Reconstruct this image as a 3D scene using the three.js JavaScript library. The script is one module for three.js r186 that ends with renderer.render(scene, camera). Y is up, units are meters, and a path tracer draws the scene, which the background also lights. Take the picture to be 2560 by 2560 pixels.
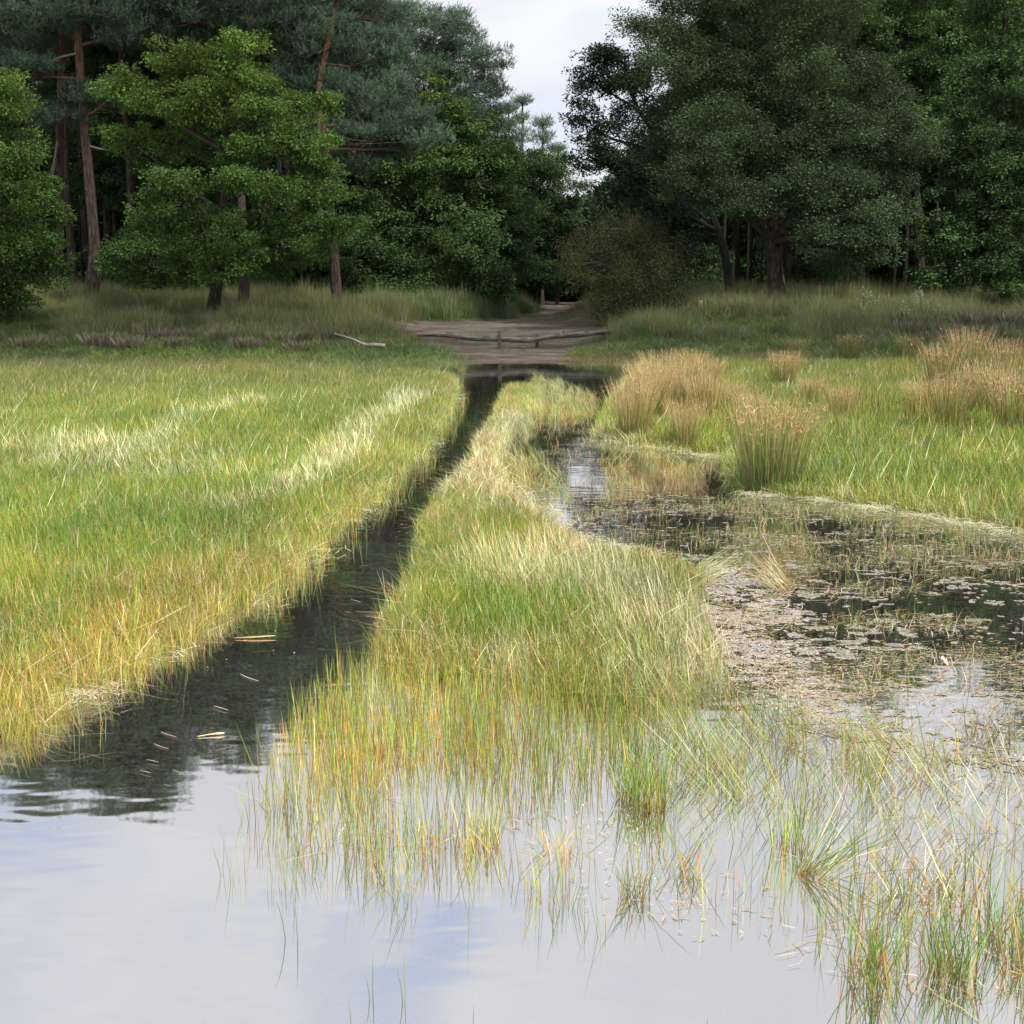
import * as THREE from 'three';
import { mergeGeometries } from 'three/addons/utils/BufferGeometryUtils.js';

// ---------------------------------------------------------------- camera, sky, sun, exposure
const scene = new THREE.Scene();
const camera = new THREE.PerspectiveCamera(45.56, 1, 0.1, 2500);
camera.position.set(0, 1.7, 0);
camera.rotation.x = -10.25 * Math.PI / 180;
const renderer = new THREE.WebGLRenderer({ antialias: true });
renderer.toneMapping = THREE.LinearToneMapping;
renderer.toneMappingExposure = 1.32;
renderer.shadowMap.enabled = true;

// ---------------------------------------------------------------- random and noise
function rng(seed) { let a = seed >>> 0; return () => { a = (a + 0x6D2B79F5) | 0; let t = Math.imul(a ^ (a >>> 15), 1 | a); t = (t + Math.imul(t ^ (t >>> 7), 61 | t)) ^ t; return ((t ^ (t >>> 14)) >>> 0) / 4294967296; }; }
const hash = (i, j, s) => { let h = Math.imul(i, 374761393) ^ Math.imul(j, 668265263) ^ Math.imul(s, 2147483647 - 61); h = Math.imul(h ^ (h >>> 13), 1274126177); return ((h ^ (h >>> 16)) >>> 0) / 4294967296; };
const clamp = (x, a = 0, b = 1) => Math.min(b, Math.max(a, x));
const lerp = (a, b, t) => a + (b - a) * t;
const sstep = (a, b, x) => { const t = clamp((x - a) / (b - a)); return t * t * (3 - 2 * t); };
function vnoise(x, y, s = 1, wrap = 0) {
  const i = Math.floor(x), j = Math.floor(y), u = x - i, v = y - j, a = u * u * (3 - 2 * u), b = v * v * (3 - 2 * v);
  const w = (k) => wrap ? ((k % wrap) + wrap) % wrap : k;
  return lerp(lerp(hash(w(i), w(j), s), hash(w(i + 1), w(j), s), a), lerp(hash(w(i), w(j + 1), s), hash(w(i + 1), w(j + 1), s), a), b);
}
function fbm(x, y, s = 1, oct = 4) { let r = 0, k = 0.5, n = 0; for (let o = 0; o < oct; o++) { r += k * vnoise(x, y, s + o); n += k; k *= 0.5; x *= 2.03; y *= 2.03; } return r / n; }

// ---------------------------------------------------------------- sky: bright broken cloud, thin blue openings
{
  const W = 2048, H = 1024, data = new Float32Array(W * H * 4);
  for (let r = 0; r < H; r++) {
    const el = ((r + 0.5) / H - 0.5) * Math.PI, y = Math.sin(el), c = Math.cos(el);
    for (let q = 0; q < W; q++) {
      const az = ((q + 0.5) / W - 0.5) * 2 * Math.PI, x = Math.cos(az) * c, z = Math.sin(az) * c, o = (r * W + q) * 4;
      const k = 1 / (Math.max(y, 0) + 0.22), px = x * k, pz = z * k;
      const warp = fbm(px * 1.3 + 7, pz * 1.3 + 3, 21, 3) - 0.5;
      const n = fbm(px * 1.55 + warp * 0.9 + 11.3, pz * 1.9 + warp * 0.9 + 4.1, 5, 6), m = fbm(px * 3.2 + 2 + warp, pz * 4.5 + 9, 31, 5);
      const cover = sstep(0.26, 0.45, n + (m - 0.5) * 0.22), thick = sstep(0.45, 0.75, n), high = sstep(0.03, 0.5, y);
      const blue = [lerp(0.66, 0.42, high), lerp(0.71, 0.54, high), lerp(0.80, 0.76, high)];
      const white = [0.765, 0.77, 0.795], grey = [0.675, 0.69, 0.735];
      for (let i = 0; i < 3; i++) {
        const cl = lerp(white[i], grey[i], sstep(0.42, 0.66, m) * 0.75 + thick * 0.2);
        data[o + i] = lerp(blue[i], cl, 0.12 + 0.88 * cover) * lerp(0.93, 1.0, high);
      }
      data[o + 3] = 1;
    }
  }
  const t = new THREE.DataTexture(data, W, H, THREE.RGBAFormat, THREE.FloatType);
  t.mapping = THREE.EquirectangularReflectionMapping; t.magFilter = THREE.LinearFilter; t.needsUpdate = true;
  scene.background = t; scene.environment = t;
}
const sunDir = new THREE.Vector3(0.55, 0.88, 0.62).normalize();     // towards the sun: high, to the right and a little behind
const sun = new THREE.DirectionalLight(new THREE.Color(1, 0.95, 0.87), 5);
sun.position.set(sunDir.x * 60, sunDir.y * 60, sunDir.z * 60 - 15); sun.target.position.set(0, 0, -15);
sun.castShadow = true; sun.shadow.radius = 3; sun.shadow.mapSize.set(4096, 4096);
Object.assign(sun.shadow.camera, { left: -35, right: 35, top: 35, bottom: -35, near: 1, far: 150 });
scene.add(sun, sun.target);

// ---------------------------------------------------------------- naming
const taken = {};
const numbered = (name) => { const n = taken[name] = (taken[name] ?? -1) + 1; return n ? `${name}_${String(n).padStart(3, '0')}` : name; };
function tag(o, label, category, group, kind) {
  o.userData.label = label;
  if (category) o.userData.category = category;
  if (group) o.userData.group = group;
  if (kind) o.userData.kind = kind;
  return o;
}
function thing(name, label, category, pos = [0, 0, 0], turn = 0, group) {
  const g = new THREE.Group(); g.name = numbered(name); g.position.set(...pos); g.rotation.y = turn; scene.add(g);
  return tag(g, label, category, group);
}
function part(name, geo, mat, parent, kind) {
  const m = new THREE.Mesh(geo, mat); m.name = name; m.castShadow = m.receiveShadow = true; (parent ?? scene).add(m);
  if (kind) m.userData.kind = kind;
  return m;
}
function copyOf(src, pos, turn = 0, scale = 1, label) {
  const c = src.clone(); c.name = numbered(src.name.replace(/_\d{3}$/, '')); c.position.set(...pos); c.rotation.y = turn;
  if (Array.isArray(scale)) c.scale.set(...scale); else c.scale.setScalar(scale);
  c.userData = { ...src.userData }; if (label) c.userData.label = label;
  scene.add(c); return c;
}

// ---------------------------------------------------------------- geometry collectors
class MB {                                                          // triangles with a colour per vertex
  constructor() { this.p = []; this.c = []; this.n = []; this.uv = []; this.i = []; }
  v(x, y, z, c, n = [0, 1, 0], u = 0, w = 0) { this.p.push(x, y, z); this.c.push(...c); this.n.push(...n); this.uv.push(u, w); return this.p.length / 3 - 1; }
  geo(normals = true) {
    const g = new THREE.BufferGeometry();
    g.setAttribute('position', new THREE.Float32BufferAttribute(this.p, 3)); g.setAttribute('color', new THREE.Float32BufferAttribute(this.c, 3));
    g.setAttribute('normal', new THREE.Float32BufferAttribute(this.n, 3)); g.setAttribute('uv', new THREE.Float32BufferAttribute(this.uv, 2));
    g.setIndex(this.i); if (normals) g.computeVertexNormals(); return g;
  }
  // a ribbon along points with a half width at each: grass blade, rush stem, straw
  ribbon(pts, hw, side, cols) {
    let a = -1;
    for (let k = 0; k < pts.length; k++) {
      const p = pts[k], w = hw[k], b = this.v(p[0] - side[0] * w, p[1] - side[1] * w, p[2] - side[2] * w, cols[k]); this.v(p[0] + side[0] * w, p[1] + side[1] * w, p[2] + side[2] * w, cols[k]);
      if (k) this.i.push(a, a + 1, b + 1, a, b + 1, b);
      a = b;
    }
  }
  // a round tapering tube with bark uv
  tube(pts, rad, sides, cols, rough = 0, R = Math.random) {
    const n = pts.length, up = new THREE.Vector3(), a = new THREE.Vector3(), b = new THREE.Vector3(), first = this.p.length / 3; let len = 0;
    const ref = Math.abs(pts[n - 1][1] - pts[0][1]) > 0.8 * Math.hypot(pts[n - 1][0] - pts[0][0], pts[n - 1][2] - pts[0][2]) ? new THREE.Vector3(1, 0, 0.01) : new THREE.Vector3(0.01, 1, 0);
    for (let k = 0; k < n; k++) {
      const p = pts[k], q = pts[Math.min(k + 1, n - 1)], o = pts[Math.max(k - 1, 0)];
      up.set(q[0] - o[0], q[1] - o[1], q[2] - o[2]).normalize(); a.crossVectors(up, ref).normalize(); b.crossVectors(up, a);
      if (k) len += Math.hypot(p[0] - o[0], p[1] - o[1], p[2] - o[2]);
      const jit = Array.from({ length: sides }, () => 1 + (R() - 0.5) * rough);
      for (let s = 0; s <= sides; s++) {
        const t = s / sides * Math.PI * 2, c = Math.cos(t), d = Math.sin(t), r = rad[k] * jit[s % sides], nx = a.x * c + b.x * d, ny = a.y * c + b.y * d, nz = a.z * c + b.z * d;
        this.v(p[0] + nx * r, p[1] + ny * r, p[2] + nz * r, cols[k] ?? cols[0], [nx, ny, nz], s / sides * 2, len);
        if (k && s) { const e = first + k * (sides + 1) + s, f = e - sides - 1; this.i.push(f - 1, f, e, f - 1, e, e - 1); }
      }
    }
    for (const [k, dir] of [[0, -1], [n - 1, 1]]) {                 // close the ends
      const c0 = this.v(...pts[k], cols[k] ?? cols[0], [0, dir, 0]), row = first + k * (sides + 1);
      for (let s = 0; s < sides; s++) dir > 0 ? this.i.push(c0, row + s, row + s + 1) : this.i.push(c0, row + s + 1, row + s);
    }
  }
}
const curve3 = (pts, n) => new THREE.CatmullRomCurve3(pts.map((p) => new THREE.Vector3(...p))).getPoints(n).map((p) => p.toArray());
const mix3 = (a, b, t) => [lerp(a[0], b[0], t), lerp(a[1], b[1], t), lerp(a[2], b[2], t)];
const mul3 = (a, k) => a.map((x) => x * k);

// ---------------------------------------------------------------- textures
function dataTex(n, f, opts = {}) {
  const d = new Uint8Array(n * n * 4);
  for (let y = 0; y < n; y++) for (let x = 0; x < n; x++) { const c = f(x / n, y / n), o = (y * n + x) * 4; d[o] = c[0] * 255; d[o + 1] = c[1] * 255; d[o + 2] = c[2] * 255; d[o + 3] = 255; }
  const t = new THREE.DataTexture(d, n, n); t.wrapS = t.wrapT = THREE.RepeatWrapping; t.magFilter = THREE.LinearFilter; t.needsUpdate = true;
  if (opts.srgb) t.colorSpace = THREE.SRGBColorSpace;
  return t;
}
const tileFbm = (u, v, f, s, oct) => { let r = 0, k = 0.5, n = 0; for (let o = 0; o < oct; o++) { r += k * vnoise(u * f, v * f, s + o, f); n += k; k *= 0.5; f *= 2; } return r / n; };
const barkTex = dataTex(256, (u, v) => { const a = tileFbm(u, v * 0.25 + 0, 32, 3, 3), q = Math.abs(vnoise(u * 12, v * 3, 8, 12) - 0.5) * 2, g = clamp(0.25 + 0.9 * q * (0.5 + a)); return [g, g, g]; });
const soilTex = dataTex(512, (u, v) => { const g = clamp(0.55 + 0.55 * (tileFbm(u, v, 16, 2, 5) - 0.5) + 0.5 * (vnoise(u * 256, v * 256, 77, 256) - 0.5)); return [g, g * 0.98, g * 0.95]; });
const soilBump = dataTex(512, (u, v) => { const g = clamp(0.6 * tileFbm(u, v, 12, 12, 6) + 0.4 * tileFbm(u, v, 90, 42, 2)); return [g, g, g]; });
function rippleTex(n) {                                              // gentle wind ripples, crests across the view
  const d = new Float32Array(n * n * 4);
  const R = rng(91), waves = [];
  for (let k = 0; k < 34; k++) { const kz = Math.round(8 + Math.pow(R(), 1.6) * 90), kx = Math.round((R() - 0.5) * kz * 0.7); waves.push([kx, kz, R() * 6.283, 1 / Math.pow(Math.hypot(kx, kz), 1.15)]); }
  for (let y = 0; y < n; y++) for (let x = 0; x < n; x++) {
    const u = x / n, v = y / n; let h = 0;
    for (const [a, b, p, w] of waves) h += w * Math.sin(6.2832 * (a * u + b * v) + p);
    const patch = 0.35 + 1.3 * tileFbm(u, v, 5, 60, 2);
    const g = 0.5 + h * patch * 0.9, o = (y * n + x) * 4; d[o] = d[o + 1] = d[o + 2] = g; d[o + 3] = 1;
  }
  const t = new THREE.DataTexture(d, n, n, THREE.RGBAFormat, THREE.FloatType); t.wrapS = t.wrapT = THREE.RepeatWrapping; t.magFilter = THREE.LinearFilter; t.needsUpdate = true; return t;
}

// ---------------------------------------------------------------- materials
const std = (o) => new THREE.MeshStandardMaterial(o), phys = (o) => new THREE.MeshPhysicalMaterial({ side: THREE.DoubleSide, ...o });
const M = {
  ground: std({ vertexColors: true, map: soilTex, bumpMap: soilBump, bumpScale: 0.05, roughness: 1 }),
  grass: phys({ vertexColors: true, roughness: 0.46, transmission: 0.22, thickness: 0 }),
  straw: phys({ vertexColors: true, roughness: 0.6 }),
  leaf: phys({ vertexColors: true, roughness: 0.7, specularIntensity: 0.35, transmission: 0.32, thickness: 0 }),
  needle: phys({ vertexColors: true, roughness: 0.6, transmission: 0.12, thickness: 0 }),
  bark: std({ vertexColors: true, map: barkTex, bumpMap: barkTex, bumpScale: 0.03, roughness: 0.95 }),
  twig: std({ vertexColors: true, roughness: 0.9 }),
  wood: std({ vertexColors: true, map: barkTex, bumpMap: barkTex, bumpScale: 0.012, roughness: 0.9 }),
  unseen_cloud: std({ color: new THREE.Color(0.9, 0.9, 0.92), roughness: 1 }),
};
const ripples = rippleTex(1024); ripples.repeat.set(1 / 5, 1 / 5);
// peat specks drifting in the surface: brown grains among the mirror of the water
const peat = new Uint8Array(512 * 512); { const R = rng(8); for (let k = 0; k < peat.length; k++) peat[k] = R() < 0.03 ? 1 : 0; }
const at512 = (u, v) => peat[Math.round(v * 512) * 512 + Math.round(u * 512)];
const peatMap = dataTex(512, (u, v) => at512(u, v) ? [0.36, 0.135, 0.05] : [0.665, 0.663, 0.668]), peatMetal = dataTex(512, (u, v) => at512(u, v) ? [1, 1, 0] : [1, 1, 1]);
for (const t of [peatMap, peatMetal]) t.repeat.set(2.1, 2.1);
M.water = phys({ map: peatMap, metalnessMap: peatMetal, metalness: 1, roughness: 0.03, bumpMap: ripples, bumpScale: 0.0012 });

// ---------------------------------------------------------------- terrain
const shoreZ = (x) => -28.9 - 0.5 * Math.exp(-((x - 0.2) ** 2) / 8) + 0.5 * (fbm(x * 0.35, 3.3, 40, 3) - 0.5) + 0.35 * (fbm(x * 1.6, 8, 44, 2) - 0.5);
const interp = (t, x) => { if (x <= t[0][0]) return t[0][1]; for (let k = 1; k < t.length; k++) if (x <= t[k][0]) return lerp(t[k - 1][1], t[k][1], (x - t[k - 1][0]) / (t[k][0] - t[k - 1][0])); return t[t.length - 1][1]; };
const sideProfile = [[-60, -0.6], [-3, -0.35], [0, 0], [2, 0.16], [5, 0.5], [9, 0.88], [15, 1.05], [40, 1.15], [300, 2]];
const pathProfile = [[-60, -0.6], [-3, -0.3], [0, 0], [4, 0.19], [9, 0.42], [16, 0.62], [26, 0.78], [42, 0.98], [300, 2]];
const pathX = (z) => interp([[-120, 8], [-90, 4.4], [-70, 2.7], [-56, 1.75], [-50, 0.95], [-46, 0.2], [-43, -0.75], [-38, -1.0], [-33, -0.1], [-28, 0.1]], z);
const pathW = (z) => interp([[-90, 0.5], [-70, 0.45], [-56, 0.5], [-50, 0.55], [-46, 1.2], [-43, 3.2], [-38, 3.1], [-34, 1.9], [-31, 1.2], [-29, 0.95]], z);
function pathness(x, z) { const w = pathW(z); return z > -26 ? 0 : 1 - sstep(w * 0.75, w * 1.35 + 0.4, Math.abs(x - pathX(z)) + 0.9 * (fbm(x * 0.8, z * 0.5, 70, 3) - 0.5)); }
function groundY(x, z) {
  const d = shoreZ(x) - z, w = pathW(z), k = 1 - sstep(w * 0.8, w * 1.5 + 1.4, Math.abs(x - pathX(z)));
  let h = lerp(interp(sideProfile, d), interp(pathProfile, d), z < -26 ? k : 0);
  if (d > 0.5) h += (fbm(x * 0.45, z * 0.45, 50, 4) - 0.5) * lerp(0.5, 0.2, k) * sstep(0.5, 5, d);
  const off = Math.max(Math.abs(x) - 60, z - 25, 0); if (off > 0) h = Math.max(h, -0.6) + off * 0.06;
  return h;
}
const steps = (lo, a, b, hi, s) => { const r = []; for (let x = a; x <= b + 1e-6; x += s) r.push(x); for (let x = a, k = s; x > lo;) { k *= 1.22; x -= k; r.unshift(Math.max(x, lo)); } for (let x = b, k = s; x < hi;) { k *= 1.22; x += k; r.push(Math.min(x, hi)); } return r; };
{
  const xs = steps(-900, -15, 15, 900, 0.22), zs = steps(-1500, -62, -26, 900, 0.22), mb = new MB();
  for (const z of zs) for (const x of xs) {
    const y = groundY(x, z), p = pathness(x, z), d = shoreZ(x) - z, n = fbm(x * 1.3, z * 1.3, 90, 4);
    const sand = mix3([0.16, 0.11, 0.08], [0.33, 0.275, 0.23], sstep(0.35, 0.65, fbm(x * 0.9, z * 2.2, 95, 4)));
    const wet = [0.13, 0.095, 0.07], turf = mix3([0.07, 0.10, 0.03], [0.14, 0.125, 0.06], sstep(0.3, 0.7, n));
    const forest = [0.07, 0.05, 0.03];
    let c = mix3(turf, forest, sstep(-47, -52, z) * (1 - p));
    c = mix3(c, sand, p * (0.75 + 0.25 * sstep(0.35, 0.6, n)));
    c = mix3(wet, c, sstep(-0.3, 1.0 + n, d));
    mb.v(x, y, z, c, [0, 1, 0], x / 4, z / 4);
  }
  for (let j = 0; j + 1 < zs.length; j++) for (let i = 0; i + 1 < xs.length; i++) { const a = j * xs.length + i, b = a + xs.length; mb.i.push(a, b, b + 1, a, b + 1, a + 1); }
  tag(part('ground', mb.geo(), M.ground), 'sandy and peaty ground rising from the water to the wood', null, null, 'structure');
  const w = new THREE.PlaneGeometry(150, 78); w.rotateX(-Math.PI / 2); w.translate(0, 0, 6.5);
  const uv = w.attributes.uv, pos = w.attributes.position; for (let k = 0; k < uv.count; k++) uv.setXY(k, pos.getX(k), pos.getZ(k));
  tag(part('water', w, M.water), 'still dark brown flood water reflecting the cloudy sky', null, null, 'structure');
}

// ---------------------------------------------------------------- cloud out of view, placed to shade the wood and the bank
{
  const R = rng(5), gs = [], alt = 270, k = alt / sunDir.y, ox = sunDir.x * k, oz = sunDir.z * k;
  const puff = (x, z, r) => {
    const g = new THREE.IcosahedronGeometry(r, 3), p = g.attributes.position, s = R() * 50;
    for (let q = 0; q < p.count; q++) { const X = p.getX(q), Y = p.getY(q), Z = p.getZ(q), m = 0.86 + 0.32 * fbm(X / r * 1.7 + s + Y / r, Z / r * 1.7 - Y / r, 3, 4); p.setXYZ(q, X * m, Y * m * (Y < 0 ? 0.3 : 0.75), Z * m); }
    g.computeVertexNormals(); g.translate(ox + x, alt + R() * 5, oz + z); gs.push(g);
  };
  for (let x = -92; x <= 92; x += 9.5) { puff(x + (R() - 0.5) * 2, -32.0 - R() * 1.2, 5.6); for (let z = -46; z > -170; z -= 15) puff(x + (R() - 0.5) * 6, z + (R() - 0.5) * 7, 3.7 + R() * 1.1); }  // gaps behind the front row let part of the sun reach the trees
  tag(part('unseen_cloud', mergeGeometries(gs), M.unseen_cloud), 'cumulus out of view, placed to shade the wood and the bank', null, null, 'structure');
}
// ---------------------------------------------------------------- grass geometry
const C = {
  green: [0.28, 0.40, 0.06], green2: [0.16, 0.30, 0.045], lime: [0.41, 0.48, 0.085], yellow: [0.52, 0.45, 0.11], orange: [0.52, 0.30, 0.09], rust: [0.42, 0.17, 0.05],
  straw: [0.74, 0.65, 0.42], pale: [0.68, 0.72, 0.50], blue: [0.22, 0.37, 0.18], bank: [0.10, 0.185, 0.05], bank2: [0.19, 0.205, 0.08], head: [0.29, 0.245, 0.16], tan: [0.50, 0.33, 0.15],
};
const pick = (R, list) => { let r = R() * list.reduce((s, l) => s + l[1], 0); for (const [c, w] of list) if ((r -= w) <= 0) return c; return list[0][0]; };
function blades(R, { n, rad, h, hv = 0.35, w, lean = 0.25, bend = 0.25, cols, seg = 3, tipTan = 0, base = null, droop = 0 }) {
  const mb = new MB();
  for (let k = 0; k < n; k++) {
    const a = R() * 6.283, r = Math.sqrt(R()) * rad, x = Math.cos(a) * r, z = Math.sin(a) * r, H = h * (1 - hv + 2 * hv * R() * R() + hv * R() * 0.4), b = R() * 6.283, s = R() * 6.283;
    const L = lean * (R() * 0.6 + R() * 0.6), B = bend * (R() - 0.2), lx = Math.cos(b) * L, lz = Math.sin(b) * L, c0 = mul3(pick(R, cols), 0.5 + 0.85 * R()), pts = [], hw = [], cs = [];
    for (let q = 0; q <= seg; q++) {
      const t = q / seg, d = t + B * t * t;
      pts.push([x + lx * H * d, H * t * (1 - 0.3 * L * L - droop * t * t) - 0.03, z + lz * H * d]);
      hw.push(w * 0.5 * (q === seg ? 0.12 : 1 - 0.35 * t));
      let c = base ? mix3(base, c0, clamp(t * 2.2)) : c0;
      if (tipTan) c = mix3(c, C.tan, tipTan * sstep(0.55, 1, t));
      cs.push(c);
    }
    mb.ribbon(pts, hw, [Math.cos(s), 0, Math.sin(s)], cs);
  }
  return mb.geo();
}
const dummy = new THREE.Object3D(), UP = new THREE.Vector3(0, 1, 0), qa = new THREE.Quaternion(), qb = new THREE.Quaternion();
class Field {                                                       // copies of a few tufts, one InstancedMesh per tuft
  constructor(kinds, mat) { this.kinds = [...kinds]; this.mat = mat; this.rows = kinds.map(() => []); }
  put(k, x, y, z, turn, s, tint, tilt = 0, tiltTo = 0, sy = s) { this.rows[k].push([x, y, z, turn, s, tint, tilt, tiltTo, sy]); }
  build(parent, partName) {
    this.rows.forEach((rows, k) => {
      if (!rows.length) return;
      const m = new THREE.InstancedMesh(this.kinds[k], this.mat, rows.length), col = new THREE.Color();
      rows.forEach(([x, y, z, turn, s, t, tilt, to, sy], i) => {
        dummy.position.set(x, y, z); qa.setFromAxisAngle(UP, turn);
        if (tilt) { qb.setFromAxisAngle(new THREE.Vector3(Math.sin(to), 0, -Math.cos(to)), -tilt); qa.premultiply(qb); }
        dummy.quaternion.copy(qa); dummy.scale.set(s, sy, s); dummy.updateMatrix(); m.setMatrixAt(i, dummy.matrix); m.setColorAt(i, col.setRGB(t[0], t[1], t[2]));
      });
      m.name = partName; m.userData.kind = 'stuff'; m.castShadow = m.receiveShadow = true; parent.add(m);
    });
    return parent;
  }
}
function stuff(name, label, category) { const g = new THREE.Group(); g.name = name; scene.add(g); return tag(g, label, category, null, 'stuff'); }
// polygons and lines in metres on the water plane
const inside = (P, x, z) => { let c = false; for (let i = 0, j = P.length - 1; i < P.length; j = i++) { const [a, b] = P[i], [d, e] = P[j]; if ((b > z) !== (e > z) && x < (d - a) * (z - b) / (e - b) + a) c = !c; } return c; };
const segD = (x, z, a, b) => { const dx = b[0] - a[0], dz = b[1] - a[1], t = clamp(((x - a[0]) * dx + (z - a[1]) * dz) / (dx * dx + dz * dz)); return Math.hypot(x - a[0] - t * dx, z - a[1] - t * dz); };
const lineD = (L, x, z) => { let d = 1e9; for (let i = 1; i < L.length; i++) d = Math.min(d, segD(x, z, L[i - 1], L[i])); return d; };
const bounds = (P) => [Math.min(...P.map((p) => p[0])), Math.max(...P.map((p) => p[0])), Math.min(...P.map((p) => p[1])), Math.max(...P.map((p) => p[1]))];
function scatter(P, perM2, seed, f) {
  const R = rng(seed), [x0, x1, z0, z1] = bounds(P), edge = [...P, P[0]];
  const N = Math.round((x1 - x0) * (z1 - z0) * perM2);
  for (let k = 0; k < N; k++) {
    const x = lerp(x0, x1, R()), z = lerp(z0, z1, R());
    if (Math.abs(x) > 0.47 * -z + 2.6) continue;                     // a little beyond what the photograph shows
    if (z > -9 || R() < lerp(1, 0.5, clamp((-z - 9) / 18))) if (inside(P, x, z)) f(x, z, lineD(edge, x, z), R);
  }
}

// ---------------------------------------------------------------- the sedge meadow
const leftEdge = [[-1.19, -27.18], [-0.89, -20.95], [-0.85, -14.54], [-1.01, -11.23], [-1.14, -9.35], [-1.2, -8.32], [-1.32, -7.31], [-1.43, -6.45], [-1.54, -5.83], [-1.65, -5.4], [-1.8, -4.95], [-1.81, -4.51], [-1.88, -4.44]];
const leftMeadow = [...leftEdge.map(([x, z]) => z < -24 ? [x * 0.9, z * 0.9] : [x, z]).map(([x, z]) => [x - 0.03 - 0.05 * sstep(-6, -10, z), z]), [-3.4, -4.3], [-8, -5], [-18, -24], [-18, -28.9], [-6, -28.7], [-3.2, -27], [-1.5, -25.4]];
const strip = [...[[-0.22, -25.59], [-0.45, -18.48], [-0.52, -14.65], [-0.57, -11.93], [-0.77, -10.38], [-0.79, -8.67], [-0.75, -7.46], [-0.74, -6.42], [-0.7, -5.46], [-0.73, -5.19]].map(([x, z]) => [x + 0.05 + 0.10 * sstep(-5, -9, z), z]), [-0.48, -5.19], [-0.01, -5.11], [0.33, -4.77], [0.72, -4.87], [0.94, -5.11], [1.0, -5.77], [0.99, -6.42], [1.14, -7.1], [0.93, -7.61], [0.57, -7.77], [0.28, -8.67], [-0.05, -10.32], [-0.16, -12.72], [-0.01, -16.52], [0.23, -20.41], [0.54, -25.59]].map(([x, z]) => { const k = lerp(1, 0.87, sstep(-13, -19, z)); return [x * k, z * k]; });
const front = [[-0.77, -5.22], [-0.82, -4.8], [-0.87, -4.33], [-0.86, -3.9], [-0.82, -3.61], [-0.64, -3.4], [-0.51, -3.31], [-0.1, -3.3], [0.28, -3.23], [0.56, -3.09], [0.66, -2.95], [0.82, -2.8], [1.0, -2.68], [1.39, -2.68], [2.11, -4.03], [1.62, -4.23], [1.37, -4.44], [1.17, -4.8], [0.95, -5.08], [0.54, -5.08], [-0.15, -5.15]];
const rightEdge = [[2.89, -27.95], [1.53, -18.93], [0.99, -14.22], [1.62, -13.25], [2.32, -13.16], [1.94, -10.32], [2.6, -9.92], [3.21, -9.26], [3.72, -8.61], [4.35, -8.29]];
const rightMeadow = [...rightEdge, [9, -12], [17, -24], [17, -29], [3, -28.9]];
const shallow = [[0.49, -25.59], [1.16, -21.53], [1.42, -19.4], [1.04, -16.52], [0.37, -15.85], [0.2, -13.16], [0.41, -11.23], [0.56, -9.54], [0.37, -8.98], [-0.03, -10.46], [-0.12, -12.72], [0.03, -16.52]];
const margin = [[1.06, -13.16], [1.61, -13.16], [2.28, -12.72], [1.93, -10.18], [1.48, -10.05], [0.97, -10.32], [0.77, -11.4]];
const pond = [[0.66, -11.23], [1.85, -9.92], [2.53, -9.66], [3.11, -8.98], [3.77, -8.38], [4.26, -8.11], [2.46, -4.18], [1.92, -4.03], [1.46, -4.33], [1.08, -4.62], [0.98, -5.15], [1.02, -5.77], [1.02, -6.42], [1.16, -7.04], [0.95, -7.77], [0.53, -8.87]];
const lift = (S) => S.map(([L, w, k = 1]) => [L.map(([x, z]) => [x * 0.88, z * 0.88]), w, k]);
const stripesL = lift([[[[-2.47, -10.46], [-2.17, -11.07], [-2.03, -13.38], [-1.96, -16.88], [-1.76, -22.39]], 0.27, 0.95], [[[-4.47, -13.16], [-4.48, -14.33], [-4.87, -17.89], [-4.51, -21.18]], 0.26, 0.7], [[[-5.32, -14.94], [-4.64, -13.87], [-3.55, -12.72]], 0.75, 0.5]]);
const stripesR = lift([[[[-0.58, -11.93], [-0.15, -13.16], [0.16, -18.93]], 0.30], [[[-0.39, -13.62], [0.09, -10.46]], 0.3], [[[0.32, -8.67], [0.62, -7.61], [0.81, -6.9], [0.86, -5.91]], 0.62], [[[0.91, -5.55], [0.92, -5.15]], 0.14]]);
const lodgedAt = (S, x, z) => { let m = 0; for (const [L, w, k = 1] of S) m = Math.max(m, k * (1 - sstep(w * 0.15, w * 1.3, lineD(L, x, z) + (fbm(x * 3.2, z * 2.2, 130, 4) - 0.5) * w * 2.2))); return m; };

const Rg = rng(11);
const palettes = {
  green: [[C.green, 5], [C.lime, 3.5], [C.green2, 3], [C.yellow, 2], [C.orange, 1.1], [C.straw, 0.8]],
  orange: [[C.green, 2.5], [C.lime, 2.5], [C.yellow, 2.5], [C.orange, 3], [C.rust, 0.7], [C.straw, 0.8]],
  pale: [[[0.70, 0.74, 0.54], 5], [[0.78, 0.72, 0.54], 3], [C.blue, 1], [C.lime, 0.8]],  // bleached straw, with the silvery sheen of lodged blades put into the colour
  blue: [[C.blue, 4], [C.green2, 3], [C.orange, 1], [C.yellow, 1.2], [C.straw, 0.6]],
};
const grassKinds = [];                                              // 0-3 near, 4-7 far: green, orange, pale, blue-green
for (const far of [0, 1]) for (const k of ['green', 'orange', 'pale', 'blue'])
  grassKinds.push(blades(Rg, { n: far ? 21 : 24, rad: far ? 0.12 : 0.075, h: 0.168, hv: 0.55, w: far ? 0.0068 : 0.0034, lean: 0.46, bend: 1.0, cols: palettes[k], base: k === 'pale' ? [0.36, 0.32, 0.16] : [0.22, 0.19, 0.05], seg: far ? 2 : 3 }));  // brownish blade bases, darkened further to paint depth between the blades
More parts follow.
